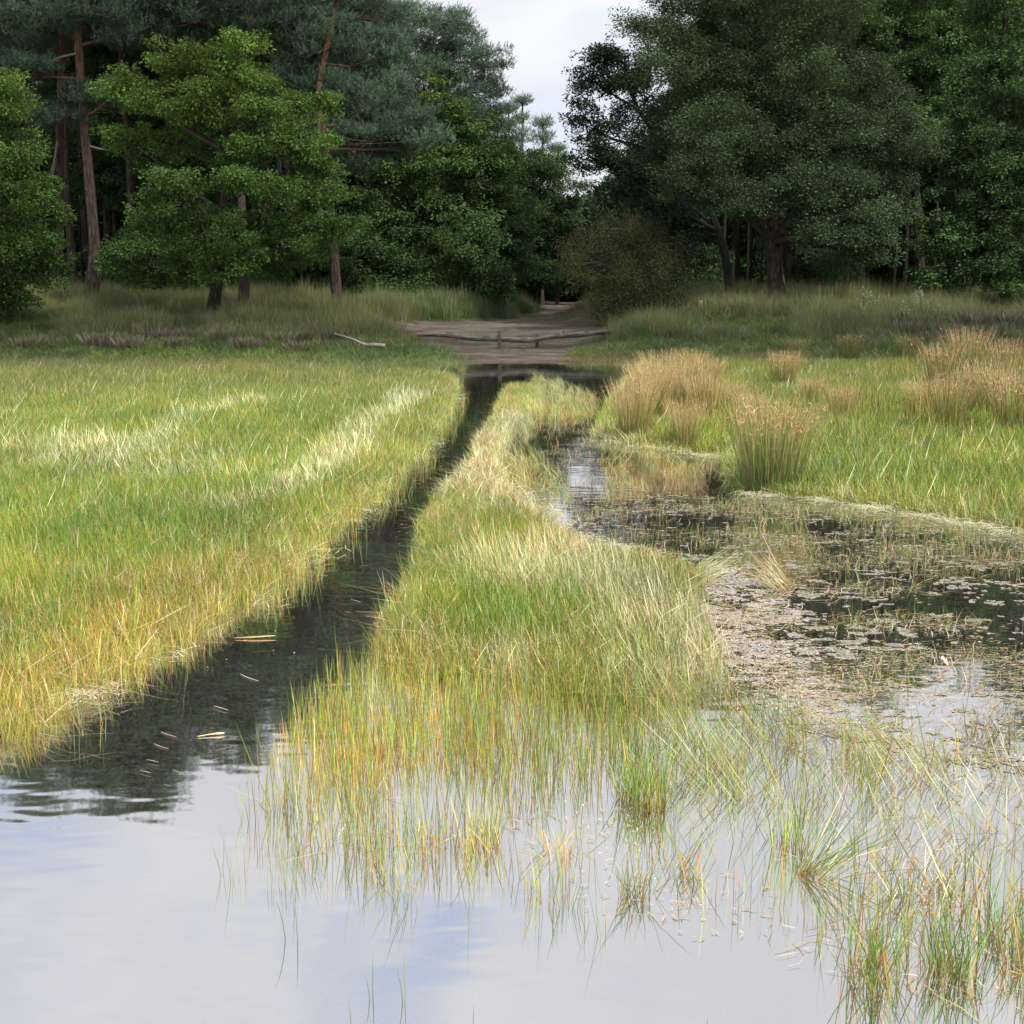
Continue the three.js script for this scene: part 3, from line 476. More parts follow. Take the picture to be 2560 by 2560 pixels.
{ // floating pieces one can point at
  const stick = thing('reed_fragment', 'orange brown reed fragment floating in the channel', 'reed', [-1.28, 0.006, -5.86], 0.08), mb = new MB(), pts = curve3([[-0.1, 0, 0], [-0.02, 0.003, 0.004], [0.1, 0.006, -0.004]], 6);
  mb.tube(pts, [0.0015, 0.0025, 0.0035, 0.004, 0.004, 0.0035, 0.002], 6, pts.map((_, k) => mix3([0.42, 0.18, 0.06], [0.5, 0.36, 0.2], k / 6))); part('reed', mb.geo(false), M.straw, stick);
  const [lx, lz] = [1.99, -5.4], leaf = thing('dead_leaf', 'curled orange and white dead leaf floating in the dark pool', 'leaf', [lx, 0.004, lz], 0.5), lb = new MB(), N = 8;
  for (let j = 0; j <= N; j++) for (let i = 0; i <= N; i++) { const u = i / N * 2 - 1, v = j / N * 2 - 1, w = Math.sqrt(Math.max(0, 1 - v * v)) * (0.75 + 0.25 * Math.cos(v * 9)); lb.v(u * w * 0.018, 0.004 + 0.022 * u * u * w + 0.016 * (v + 1) * 0.8 + 0.004 * Math.sin(v * 7 + u * 3), -v * 0.026, mix3([0.62, 0.30, 0.14], [0.78, 0.72, 0.68], sstep(0.45, 0.62, fbm(i * 0.5, j * 0.5, 6, 2))), [0, 1, 0]); }
  for (let j = 0; j < N; j++) for (let i = 0; i < N; i++) { const a = j * (N + 1) + i; lb.i.push(a, a + 1, a + N + 2, a, a + N + 2, a + N + 1); }
  part('leaf_blade', lb.geo(), M.straw, leaf); const st = new MB(); st.tube([[0, 0.004, 0.026], [0.004, 0.01, 0.036], [0.01, 0.008, 0.046]], [0.0012, 0.001, 0.0008], 5, [[0.4, 0.25, 0.12], [0.4, 0.25, 0.12], [0.4, 0.25, 0.12]]); part('stalk', st.geo(false), M.straw, leaf);
  const s2 = thing('bent_straw', 'pale bent straw with a bulging end floating near the orange speck in the channel', 'straw', [...[-1.17, -4.51].slice(0, 1), 0.004, [-1.17, -4.51][1]], 0.2), b2 = new MB(), p2 = curve3([[-0.05, 0, 0.006], [0, 0.003, 0], [0.03, 0.004, 0], [0.05, 0.002, -0.003]], 6);
  b2.tube(p2, [0.0015, 0.0016, 0.002, 0.003, 0.0045, 0.004, 0.002], 6, p2.map(() => [0.62, 0.5, 0.3])); part('stalk', b2.geo(false), M.straw, s2);
}
// ---------------------------------------------------------------- the shaded bank: grass, heather, log barrier, branch, stump
const bankKinds = [
  blades(Rg, { n: 42, rad: 0.2, h: 0.42, w: 0.006, lean: 0.75, bend: 0.9, seg: 3, cols: [[C.bank, 5], [[0.11, 0.17, 0.045], 3], [C.bank2, 2]], droop: 0.15 }),
  blades(Rg, { n: 40, rad: 0.2, h: 0.62, w: 0.0055, lean: 0.6, bend: 0.9, seg: 3, cols: [[C.bank, 3], [C.bank2, 3], [C.head, 3], [[0.30, 0.24, 0.15], 1]], tipTan: 0.3, droop: 0.1 }),
  blades(Rg, { n: 36, rad: 0.2, h: 0.16, w: 0.007, lean: 1.0, bend: 0.8, seg: 2, cols: [[[0.17, 0.17, 0.07], 4], [[0.11, 0.14, 0.05], 3], [[0.21, 0.16, 0.09], 3]] }),
];
{
  const f = new Field(bankKinds, M.grass), R = rng(401);
  for (let k = 0; k < 60000; k++) {
    const z = -28.3 - 26 * Math.pow(R(), 1.25), x = (R() * 2 - 1) * (0.47 * -z + 2), d = shoreZ(x) - z, p = pathness(x, z);
    if (d < -0.25) continue;
    const n = fbm(x * 0.55, z * 0.55, 220, 4), m = fbm(x * 1.8, z * 1.8, 225, 3);
    if (R() < p * 1.25 - 0.02 - 0.75 * sstep(0.62, 0.7, m) * sstep(-31, -34, z)) continue;
    // beaten low ground right and left of the log, tall grass on the knolls
    const lowR = (x > 0 && x < 9 && d < 4) ? 0.8 : 0, tall = sstep(0.42, 0.62, n) * sstep(2.5, 6, d) * (1 - lowR) + sstep(9, 13, d) * 0.7;
    const foot = 1 - sstep(0.2, 3.2, d), r = R(), near = z < -33 ? 1 - sstep(0.9 * pathW(z), 0.9 * pathW(z) + 2.2, Math.abs(x - pathX(z) - 0.5)) : 0, kind = R() < near * 1.2 ? 2 : r < foot * 0.75 + lowR * 0.5 + 0.08 ? 2 : r < 0.2 + tall * 0.55 ? 1 : 0;
    if (kind === 2 && R() < 0.25) continue;
    const s = (0.6 + 0.5 * R()) * (1 - 0.45 * near), t = 0.45 + 1.1 * m + 0.2 * (R() - 0.5), warm = foot * 0.5 + 0.35 * sstep(0.5, 0.3, n);
    f.put(kind, x, groundY(x, z) - 0.01, z, R() * 6.283, s * 1.1, [t * (1 + 0.7 * warm), t * (1.08 + 0.45 * warm), t], (R() - 0.5) * 0.3, R() * 6.28, s * lerp(0.55, 1.2, tall) * (0.75 + 0.5 * m));
  }
  f.build(stuff('bank_grass', 'shaded wiry grass covering the bank between the water and the wood', 'grass'), 'grass_tuft');
}
// tall moor grass on the mound left of the path and along the wood edge
{
  const f = new Field([bankKinds[1], bankKinds[0]], M.grass), R = rng(402);
  for (let k = 0; k < 9000; k++) {
    const z = -44.5 - 12 * R(), x = -14 + 15.2 * R(), p = pathness(x, z); if (R() < p * 1.5) continue;
    const s = 0.9 + 0.5 * R(), t = 0.85 + 0.4 * R(), g = [0.9, 1.12, 1.05]; f.put(R() < 0.35 ? 0 : 1, x, groundY(x, z), z, R() * 6.283, s, [t * g[0], t * g[1], t * g[2]], (R() - 0.5) * 0.3, R() * 6.28, s * 1.1);
  }
  f.build(stuff('moor_grass', 'tall soft green grass on the mound left of the sandy path', 'grass'), 'grass_tuft');
}
// heather
{
  const R = rng(411), heatherGeo = () => { const mb = new MB(); for (let k = 0; k < 330; k++) { const a = R() * 6.283, r = Math.sqrt(R()) * 0.2, L = 0.07 + 0.17 * R(), b = a + (R() - 0.5), o = 0.2 + 0.8 * R() * (r / 0.2), c = pick(R, [[[0.17, 0.14, 0.10], 4], [[0.22, 0.165, 0.14], 2], [[0.10, 0.13, 0.05], 4], [[0.2, 0.17, 0.11], 2]]), pts = [], x = Math.cos(a) * r, z = Math.sin(a) * r; for (let j = 0; j <= 3; j++) { const t = j / 3; pts.push([x + Math.cos(b) * o * L * t, L * t * (1 - 0.25 * o * t), z + Math.sin(b) * o * L * t]); } const s = R() * 6.283; mb.ribbon(pts, [0.003, 0.006, 0.006, 0.002], [Math.cos(s), 0, Math.sin(s)], [mul3(c, 0.6), c, c, mul3(c, 1.15)]); } return mb.geo(); };
  const geos = [heatherGeo(), heatherGeo(), heatherGeo()];
  const put = (x, z, s, k, label, group) => { const g = thing('heather_shrub', label, 'heather', [x, groundY(x, z), z], x * 7, group); part('twigs', geos[k % 3], M.straw, g, 'stuff'); g.scale.set(s * 1.15, s * 1.3, s * 1.15); };
  let k = 0;
  for (const [u, z, s] of [[290, -33.5, 1.7], [300, -32.8, 1.5], [395, -34.5, 1.3], [100, -32.5, 1.2], [190, -31.5, 1.5], [215, -32, 1.4], [130, -33, 1.3], [250, -31.3, 1.4], [340, -31.6, 1.2], [430, -32.5, 1.5], [470, -31.4, 1.3], [530, -32.3, 1.4], [580, -33, 1.3], [610, -34.5, 1.6], [640, -33.2, 1.3], [660, -35, 1.4], [560, -31.2, 1.2], [480, -34.6, 1.4], [360, -33.2, 1.3], [60, -31.6, 1.3]]) put((u - 966) / 2300 * -z, z, s, k++, `low brown heather shrub ${u < 160 ? 'near the left edge oak' : u < 260 ? 'left of the bright oak' : u < 345 ? 'below the left of the bright oak' : u < 450 ? 'below the bright oak trunk' : u < 545 ? 'between the bright oak and the bare branch' : 'close to the bare branch'}, ${z > -32 ? 'at the bank foot' : z > -33.3 ? 'half way up' : 'higher up'}`, 'heather on the left bank');
  for (const [u, z, s] of [[1700, -34, 1.6], [1740, -35, 1.7], [1790, -33.5, 1.7], [1830, -34.5, 1.9], [1870, -33, 1.7], [1900, -34, 1.9], [1925, -35, 1.8], [1640, -33, 1.4], [1760, -32.3, 1.4], [1850, -35.5, 1.7], [1880, -32.2, 1.4], [1560, -34, 1.2]]) put((u - 966) / 2300 * -z, z, s, k++, `purple brown heather shrub on the right bank, ${u < 1660 ? 'left of the saplings' : u < 1780 ? 'among the saplings' : u < 1860 ? 'right of the saplings' : 'at the right edge'}, ${z > -33.2 ? 'lowest row' : z > -34.3 ? 'middle row' : 'upper row'}`, 'heather on the right bank');
}
// the log barrier across the path
{
  const z0 = -33.2, P = [[-2.57, 0.63, -33.2], [-1.64, 0.62, -33.2], [-1.26, 0.55, -33.2], [-0.44, 0.52, -33.1], [0.54, 0.49, -33.2], [1.07, 0.57, -33.5], [1.89, 0.61, -34], [3.04, 0.68, -35]];
  const g = thing('log_barrier', 'long grey fallen log on short posts barring the sandy path', 'log barrier', [-0.3, groundY(-0.3, z0), z0]), rel = (p) => [p[0] + 0.3, p[1] - 0.07 - g.position.y, p[2] - z0];
  const R = rng(77), pts = curve3(P.map(rel), 40), mb = new MB();
  mb.tube(pts, pts.map((_, k) => 0.068 + 0.018 * fbm(k * 0.35, 1, 5, 2) - 0.012 * (k < 6 ? 1 - k / 6 : 0)), 10, pts.map((_, k) => mul3([0.25, 0.225, 0.195], 0.75 + 0.5 * fbm(k * 0.5, 2, 9, 2))), 0.22, R);
  part('log', mb.geo(), M.wood, g);
  const post = (u, z, h, r, lean) => { const [x] = rel([(u - 966) / 2300 * -z * 1.02, 0, z]), y = groundY(x - 0.3, z) - g.position.y, m = new MB(), q = [[x, y - 0.15, z - z0], [x + lean * h * 0.5, y + h * 0.5, z - z0], [x + lean * h, y + h, z - z0]]; m.tube(q, [r, r * 0.97, r * 0.9], 9, [[0.15, 0.115, 0.09], [0.22, 0.175, 0.14], [0.26, 0.21, 0.17]], 0.15, R); part('post', m.geo(), M.wood, g); };
  post(943, -33.02, 0.47, 0.055, 0.02); post(1012, -33.45, 0.2, 0.05, 0.0); 
  const br = (k, dx, dy) => { const m = new MB(), p = pts[k]; m.tube([p, [p[0] + dx * 0.5, p[1] + dy * 0.6, p[2] + 0.03], [p[0] + dx, p[1] + dy, p[2] + 0.02]], [0.025, 0.02, 0.014], 6, [[0.2, 0.17, 0.14]]); part('branch_stub', m.geo(), M.wood, g); };
  br(24, 0.02, 0.14); br(8, -0.03, -0.14); br(31, 0.0, 0.13);
}
{
  const [bx, by] = [-3.87, 0.37, -31.4], g = thing('bare_branch', 'bleached bare forked branch lying on the left bank', 'branch', [bx, groundY(bx, -31.4), -31.4]), m = new MB(), col = [[0.42, 0.36, 0.29], [0.55, 0.48, 0.38]];
  const b = (pts, r) => { const q = curve3(pts, 8); m.tube(q, q.map((_, k) => lerp(r[0], r[1], k / 8)), 7, q.map((_, k) => mix3(col[0], col[1], k / 8)), 0.2, rng(3)); };
  b([[-0.62, 0.33, -0.15], [-0.3, 0.26, -0.05], [-0.1, 0.2, 0], [0.1, 0.13, 0], [0.4, 0.12, 0.02], [0.58, 0.1, 0.05]], [0.018, 0.05]); b([[0, 0.17, 0], [-0.05, 0.09, 0.03], [-0.06, 0, 0.06], [-0.03, -0.05, 0.06]], [0.03, 0.018]); b([[0.5, 0.11, 0.03], [0.58, 0.06, 0.06], [0.62, -0.04, 0.08]], [0.035, 0.018]); b([[0.05, 0.14, 0], [0.12, 0.06, 0.1], [0.16, -0.02, 0.14]], [0.02, 0.01]);
  const limb = part('branch', m.geo(), M.wood, g); limb.scale.set(1.1, 1.35, 1.1);
}
{
  const x = (1315 - 966) / 2300 * 39, z = -39, g = thing('wooden_post', 'short pale wooden post stub in the grass right of the path', 'post', [x, groundY(x, z), z]), m = new MB();
  m.tube([[0, -0.1, 0], [0.01, 0.3, 0], [0.02, 0.52, 0]], [0.085, 0.082, 0.075], 9, [[0.3, 0.22, 0.14], [0.42, 0.3, 0.19], [0.5, 0.38, 0.24]], 0.15, rng(8)); part('post', m.geo(), M.wood, g);
}
// ---------------------------------------------------------------- trees
const Rt = rng(31);
function leafCluster(n, rad, len, wid, cols, flat = 0.7) {
  const mb = new MB(), d = new THREE.Vector3(), s = new THREE.Vector3(), nn = new THREE.Vector3();
  for (let k = 0; k < n; k++) {
    const a = Rt() * 6.283, r = Math.cbrt(Rt()) * rad, e = (Rt() - 0.5) * 2, x = Math.cos(a) * r * Math.sqrt(1 - e * e), z = Math.sin(a) * r * Math.sqrt(1 - e * e), y = e * r * flat;
    d.set(x + (Rt() - 0.5) * rad, y * 0.5 + (Rt() - 0.55) * rad * 0.9, z + (Rt() - 0.5) * rad).normalize(); nn.set((Rt() - 0.5) * 1.7, 0.55 + Rt() * 0.6, (Rt() - 0.5) * 1.7).normalize();
    s.crossVectors(d, nn).normalize(); nn.crossVectors(s, d);
    const l = len * (0.7 + 0.6 * Rt()), w = wid * (0.7 + 0.6 * Rt()) / 2, c = mul3(pick(Rt, cols), 0.78 + 0.44 * Rt()), f = w * 0.35;
    const p0 = mb.v(x, y, z, c), p1 = mb.v(x + d.x * l * 0.55 + s.x * w + nn.x * f, y + d.y * l * 0.55 + s.y * w + nn.y * f, z + d.z * l * 0.55 + s.z * w + nn.z * f, c), p2 = mb.v(x + d.x * l, y + d.y * l, z + d.z * l, c), p3 = mb.v(x + d.x * l * 0.55 - s.x * w + nn.x * f, y + d.y * l * 0.55 - s.y * w + nn.y * f, z + d.z * l * 0.55 - s.z * w + nn.z * f, c);
    mb.i.push(p0, p1, p2, p0, p2, p3);
  }
  return mb.geo();
}
function needleCluster(shoots, per, rad, cols) {                     // several upturned shoots, each a brush of needles
  const mb = new MB(), d = new THREE.Vector3(), q = new THREE.Vector3(), s = new THREE.Vector3();
  for (let k = 0; k < shoots; k++) {
    const a = Rt() * 6.283, r = Math.sqrt(Rt()) * rad, x = Math.cos(a) * r, z = Math.sin(a) * r, y = (Rt() - 0.5) * rad * 0.6;
    d.set(Math.cos(a) * (0.25 + 0.8 * r / rad), 0.55 + 0.5 * Rt(), Math.sin(a) * (0.25 + 0.8 * r / rad)).normalize(); const L = 0.14 + 0.16 * Rt(), c0 = mul3(pick(Rt, cols), 0.8 + 0.4 * Rt());
    for (let j = 0; j < per; j++) {
      const t = (0.15 + 0.85 * j / per) * L, l = 0.055 + 0.04 * Rt(); q.set(Rt() - 0.5, Rt() - 0.5, Rt() - 0.5).normalize().addScaledVector(d, 0.75).normalize(); s.crossVectors(q, d).normalize();
      const w = 0.008, c = mul3(c0, 0.85 + 0.3 * Rt()), bx = x + d.x * t, by = y + d.y * t, bz = z + d.z * t;
      const p = mb.v(bx - s.x * w, by - s.y * w, bz - s.z * w, c), p1 = mb.v(bx + s.x * w, by + s.y * w, bz + s.z * w, c), p2 = mb.v(bx + q.x * l, by + q.y * l, bz + q.z * l, c); mb.i.push(p, p1, p2);
    }
  }
  return mb.geo();
}
const L = {
  oak: leafCluster(38, 0.22, 0.10, 0.06, [[[0.12, 0.235, 0.058], 5], [[0.092, 0.195, 0.054], 4], [[0.18, 0.27, 0.058], 2], [[0.22, 0.19, 0.05], 0.3]]),
  willow: leafCluster(46, 0.26, 0.085, 0.042, [[[0.07, 0.13, 0.05], 5], [[0.092, 0.15, 0.064], 4], [[0.05, 0.10, 0.04], 3], [[0.12, 0.16, 0.08], 0.8]], 0.9),
  dark: leafCluster(28, 0.26, 0.11, 0.065, [[[0.045, 0.095, 0.045], 5], [[0.035, 0.075, 0.04], 4], [[0.065, 0.115, 0.045], 1]]),
  mid: leafCluster(34, 0.25, 0.115, 0.066, [[[0.092, 0.19, 0.06], 5], [[0.074, 0.155, 0.056], 4], [[0.13, 0.215, 0.058], 1.5]]),
  birch: leafCluster(44, 0.22, 0.045, 0.034, [[[0.085, 0.10, 0.032], 5], [[0.065, 0.09, 0.03], 3], [[0.12, 0.09, 0.03], 1.2]], 1.3),
  young: leafCluster(40, 0.22, 0.055, 0.042, [[[0.10, 0.185, 0.05], 4], [[0.14, 0.21, 0.06], 3], [[0.07, 0.13, 0.04], 2]], 1.2),
  sap: leafCluster(7, 0.13, 0.045, 0.034, [[[0.42, 0.5, 0.32], 1]], 1.3),
  pine: needleCluster(6, 18, 0.2, [[[0.085, 0.165, 0.083], 5], [[0.115, 0.195, 0.11], 3], [[0.06, 0.12, 0.06], 2]]),
};
const BARK = { oak: [[0.075, 0.06, 0.045], [0.055, 0.045, 0.035]], pine: [[0.12, 0.085, 0.065], [0.24, 0.115, 0.06]], willow: [[0.11, 0.08, 0.052], [0.075, 0.06, 0.04]], dark: [[0.035, 0.03, 0.028], [0.03, 0.027, 0.024]] };
function trunkMesh(pts, r0, r1, bark, R, sides = 10) {
  const q = curve3(pts, 14), n = q.length - 1, mb = new MB();
  mb.tube(q, q.map((_, k) => lerp(r0, r1, Math.pow(k / n, 0.9)) * (k === 0 ? 1.35 : k === 1 ? 1.1 : 1)), sides, q.map((_, k) => mul3(mix3(bark[0], bark[1], sstep(0.25, 0.7, k / n)), 0.85 + 0.3 * R())), 0.14, R);
  return [mb.geo(), q];
}
// a broadleaved tree: trunk line in metres, lobes [x, y, z, half width, half height]; limbs run from the trunk into the lobes, sprays of leaves hang on their twigs
function broadleaf(o) {
  const R = rng(o.seed), b = o.base, g = thing(o.name, o.label, 'tree', b, 0, o.group), rel = (p) => [p[0] - b[0], p[1] - b[1], p[2] - b[2]];
  const [tg, tp] = trunkMesh(o.trunk.map(rel), o.r, o.r * 0.35, o.bark ?? BARK.oak, R); part('trunk', tg, M.bark, g);
  const limbs = new MB(), bark = (o.bark ?? BARK.oak)[1], f = new Field([L[o.leaf]], M.leaf), lobes = o.lobes.map((l) => { const p = rel(l), k = o.shrink ?? 1; return [p[0], p[1], p[2] + (o.jitter ?? 0) * (R() - 0.5), l[3] * k, l[4] * k]; });
  const thin = Math.min(1, o.r / 0.07), depth = o.depth ?? 1, cy = lobes.reduce((s, l) => s + l[1], 0) / lobes.length, top = Math.max(...lobes.map((l) => l[1] + l[4])), low = Math.min(...lobes.map((l) => l[1] - l[4]));
  for (const [lx, ly, lz, rx, ry] of lobes) {
    const rz = rx * depth, lobeTone = 0.82 + 0.36 * R(); let best = tp[Math.floor(tp.length * 0.4)], bd = 1e9;
    for (let k = Math.floor(tp.length * (o.fork ?? 0.35)); k < tp.length; k++) { const p = tp[k], h = Math.hypot(p[0] - lx, p[2] - lz), e = Math.abs(ly - p[1] - h * 0.65); if (e < bd) { bd = e; best = p; } }
    const len = Math.hypot(lx - best[0], ly - best[1], lz - best[2]), j = () => (R() - 0.5) * 0.22 * len, r0 = o.r * clamp(0.16 + 0.07 * len, 0.15, 0.42);
    const lp = curve3([best, [lerp(best[0], lx, 0.4) + j(), lerp(best[1], ly, 0.35) + j() * 0.5 + 0.05 * len, lerp(best[2], lz, 0.4) + j()], [lerp(best[0], lx, 0.75) + j() * 0.7, lerp(best[1], ly, 0.8) + j() * 0.5, lerp(best[2], lz, 0.75) + j() * 0.7], [lx, ly, lz]], 7);
    limbs.tube(lp, lp.map((_, k) => lerp(r0, 0.022 * thin, k / 7)), 6, [bark], 0.1, R);
    const area = 4 * Math.PI * Math.pow((Math.pow(rx * ry, 1.6) * 2 + Math.pow(rx * rz, 1.6)) / 3, 1 / 1.6), subs = Math.max(7, Math.round(area * 0.82 * (o.density ?? 2.1)));
    for (let s = 0; s < subs; s++) {
      const a = R() * 6.283, e = R() * 2 - 1, c = Math.sqrt(1 - e * e), q = R() < 0.16 ? 1.0 + 0.3 * R() : 0.5 + 0.52 * Math.sqrt(R());
      const ex = lx + Math.cos(a) * c * rx * q, ey = ly + e * ry * q, ez = lz + Math.sin(a) * c * rz * q, from = lp[3 + Math.floor(R() * 5)];
      if (s % (o.twigEvery ?? 1) === 0) limbs.tube([from, [lerp(from[0], ex, 0.5) + (R() - 0.5) * 0.2, lerp(from[1], ey, 0.5) + 0.06 + (R() - 0.5) * 0.2, lerp(from[2], ez, 0.5) + (R() - 0.5) * 0.2], [ex, ey, ez]], [0.02 * thin, 0.014 * thin, 0.005 * thin], 4, [bark]);
      const m = Math.round((o.leaves ?? 9) * (0.6 + 0.8 * R())), tone = (0.66 + 0.6 * R()) * lobeTone, w = (o.spray ?? 0.42) * (0.7 + 0.6 * R());
      for (let k = 0; k < m; k++) {
        const back = R() * R() * 0.55, px = lerp(ex, from[0], back) + (R() + R() - 1) * w * 1.25, py = lerp(ey, from[1], back) + (R() + R() - 1) * w * 0.42 - (o.weep ?? 0) * R(), pz = lerp(ez, from[2], back) + (R() + R() - 1) * w * 1.25;
        const hgt = clamp((py - low) / (top - low)), t = tone * (0.86 + 0.28 * R()), y = (o.topTint ?? 0) * hgt * hgt;  // cluster tint grows lighter and yellower towards the crown top
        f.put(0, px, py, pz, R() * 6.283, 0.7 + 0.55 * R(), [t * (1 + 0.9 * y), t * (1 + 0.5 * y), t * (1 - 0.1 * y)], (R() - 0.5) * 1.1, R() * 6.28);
      }
    }
  }
  part('limbs', limbs.geo(false), M.twig, g, 'stuff'); f.build(g, 'crown'); return g;
}
// a pine: bare trunk turning orange upward, flattened needle plates [x, y, z, half width, half height]
function pine(o) {
  const R = rng(o.seed), b = o.base, g = thing(o.name ?? 'pine_tree', o.label, 'tree', b, 0, o.group), rel = (p) => [p[0] - b[0], p[1] - b[1], p[2] - b[2]];
  const [tg, tp] = trunkMesh(o.trunk.map(rel), o.r, o.r * 0.4, BARK.pine, R); part('trunk', tg, M.bark, g);
  const limbs = new MB(), f = new Field([L.pine], M.needle);
  for (const l of o.lobes) {
    const [lx, ly, lz] = rel(l), rx = l[3], ry = l[4]; let best = tp[tp.length - 1], bd = 1e9;
    for (let k = 4; k < tp.length; k++) { const e = Math.abs(ly - 0.12 * Math.hypot(tp[k][0] - lx, tp[k][2] - lz) - tp[k][1]); if (e < bd) { bd = e; best = tp[k]; } }
    const lp = curve3([best, [lerp(best[0], lx, 0.5), lerp(best[1], ly, 0.35) + (R() - 0.5) * 0.3, lerp(best[2], lz, 0.5)], [lx, ly - ry * 0.3, lz]], 5);
    limbs.tube(lp, lp.map((_, k) => lerp(o.r * 0.3, 0.03, k / 5)), 6, [[0.13, 0.075, 0.05]], 0.1, R);
    const clumps = Math.max(5, Math.round(rx * rx * (o.density ?? 11) + ry * rx * 5));
    for (let c = 0; c < clumps; c++) {
      const a = R() * 6.283, e = R() * 1.7 - 0.7, q = 0.35 + 0.78 * Math.sqrt(R()), w = Math.sqrt(Math.max(0.05, 1 - e * e)), cx = lx + Math.cos(a) * rx * q * w, cy = ly + e * ry * q, cz = lz + Math.sin(a) * rx * q * w, from = lp[2 + Math.floor(R() * 4)], cr = 0.15 + 0.2 * R(), tone = (0.55 + 0.8 * R()) * (o.tone ?? 1);
      if (c % 2 === 0) limbs.tube([from, [lerp(from[0], cx, 0.5), lerp(from[1], cy, 0.5) - 0.06, lerp(from[2], cz, 0.5)], [cx, cy - 0.1, cz]], [0.025, 0.018, 0.008], 4, [BARK.pine[0]]);
      const m = Math.round((o.per ?? 15) * (cr / 0.3));
      for (let k = 0; k < m; k++) { const A = R() * 6.283, E = R() * 1.5 - 0.5, s = Math.sqrt(Math.max(0, 1 - E * E)), t = tone * (0.88 + 0.24 * R()); f.put(0, cx + Math.cos(A) * s * cr * 1.25, cy + E * cr * 0.8, cz + Math.sin(A) * s * cr * 1.25, R() * 6.283, 0.75 + 0.5 * R(), [t, t, t], 0.5 * R(), A); }
    }
  }
  for (const d of o.dead ?? []) { const q = curve3(d.map(rel), 8); limbs.tube(q, q.map((_, k) => lerp(0.05, 0.012, k / 8)), 5, [[0.2, 0.17, 0.14]], 0.15, R); }
  part('limbs', limbs.geo(false), M.twig, g, 'stuff'); f.build(g, 'crown'); return g;
}
const gy = (x, z) => groundY(x, z);
const P0 = (u, z) => { const x = (u - 966) / 2300 * -z * 1.0; return [x, gy(x, z) - 0.05, z]; };

broadleaf({ name: 'oak_tree', label: 'bright green spreading oak in front of the pines on the left bank', seed: 1, leaf: 'oak', base: [-9.18, 1.06, -38], r: 0.19, fork: 0.25, topTint: 0.6, density: 1.9,
  trunk: [[-9.19, 0.96, -38], [-9.07, 1.86, -38], [-8.95, 2.97, -38], [-8.78, 4.07, -38], [-8.6, 5.16, -38], [-8.52, 6.39, -38], [-8.63, 7.61, -38], [-8.67, 8.51, -38]],
  lobes: [[-9.69, 8.51, -38, 0.99, 0.79], [-8.08, 8.62, -38.2, 0.91, 0.66], [-11.09, 7.38, -38, 1.02, 0.66], [-8.93, 7.11, -37.2, 1.21, 0.68], [-7.33, 7.43, -37.8, 1.02, 0.79], [-6.03, 7.16, -38, 0.66, 0.43], [-11.71, 7.61, -38, 0.43, 0.26], [-11.68, 6.13, -38.4, 0.75, 0.58], [-10.29, 6.08, -38.6, 0.92, 0.59], [-8.27, 5.8, -38.2, 1.00, 0.66], [-6.52, 6.02, -37.4, 0.98, 0.78], [-5.22, 4.88, -37.4, 0.55, 0.68], [-5.81, 5.61, -37.8, 0.66, 0.66], [-6.34, 4.54, -37, 1.00, 0.64], [-9.45, 4.6, -35.8, 1.03, 0.65], [-8.02, 4.7, -36.2, 0.63, 0.50], [-10.21, 3.74, -36.2, 0.82, 0.60], [-8.69, 3.48, -35.6, 0.96, 0.65], [-5.9, 3.32, -37, 0.84, 0.61], [-7.47, 3.59, -37.8, 0.90, 0.66], [-5.03, 3.63, -37, 0.42, 0.29], [-8.38, 2.46, -36, 0.72, 0.59], [-7.62, 2.63, -36.8, 0.61, 0.45], [-9.98, 2.49, -37.4, 0.81, 0.49], [-11.62, 2.51, -38.6, 1.01, 0.67], [-7.13, 2.67, -38.4, 0.83, 0.67]] });
broadleaf({ name: 'oak_tree', label: 'leafy oak cut off by the left edge of the picture, hanging low over the grass', seed: 2, leaf: 'oak', base: P0(-70, -36), r: 0.22, topTint: 0.45,
  trunk: [P0(-70, -36), [-15.72, 2.76, -36], [-15.52, 4.25, -36], [-15.3, 6.15, -36], [-15.04, 7.58, -36]],
  lobes: [[-14.32, 7.16, -36, 0.70, 0.78], [-15.24, 6.87, -36, 1.25, 1.25], [-13.95, 4.94, -35.6, 0.93, 1.01], [-13.5, 3.75, -35.2, 0.92, 0.99], [-14.72, 4.17, -35, 1.52, 1.37], [-14.09, 2.73, -35, 0.91, 0.84], [-13.6, 2.45, -35.6, 0.70, 0.54], [-15.05, 1.85, -35, 1.22, 0.76], [-14.27, 1.33, -35.2, 0.69, 0.43], [-14.11, 6.05, -36.4, 0.55, 0.55]] });
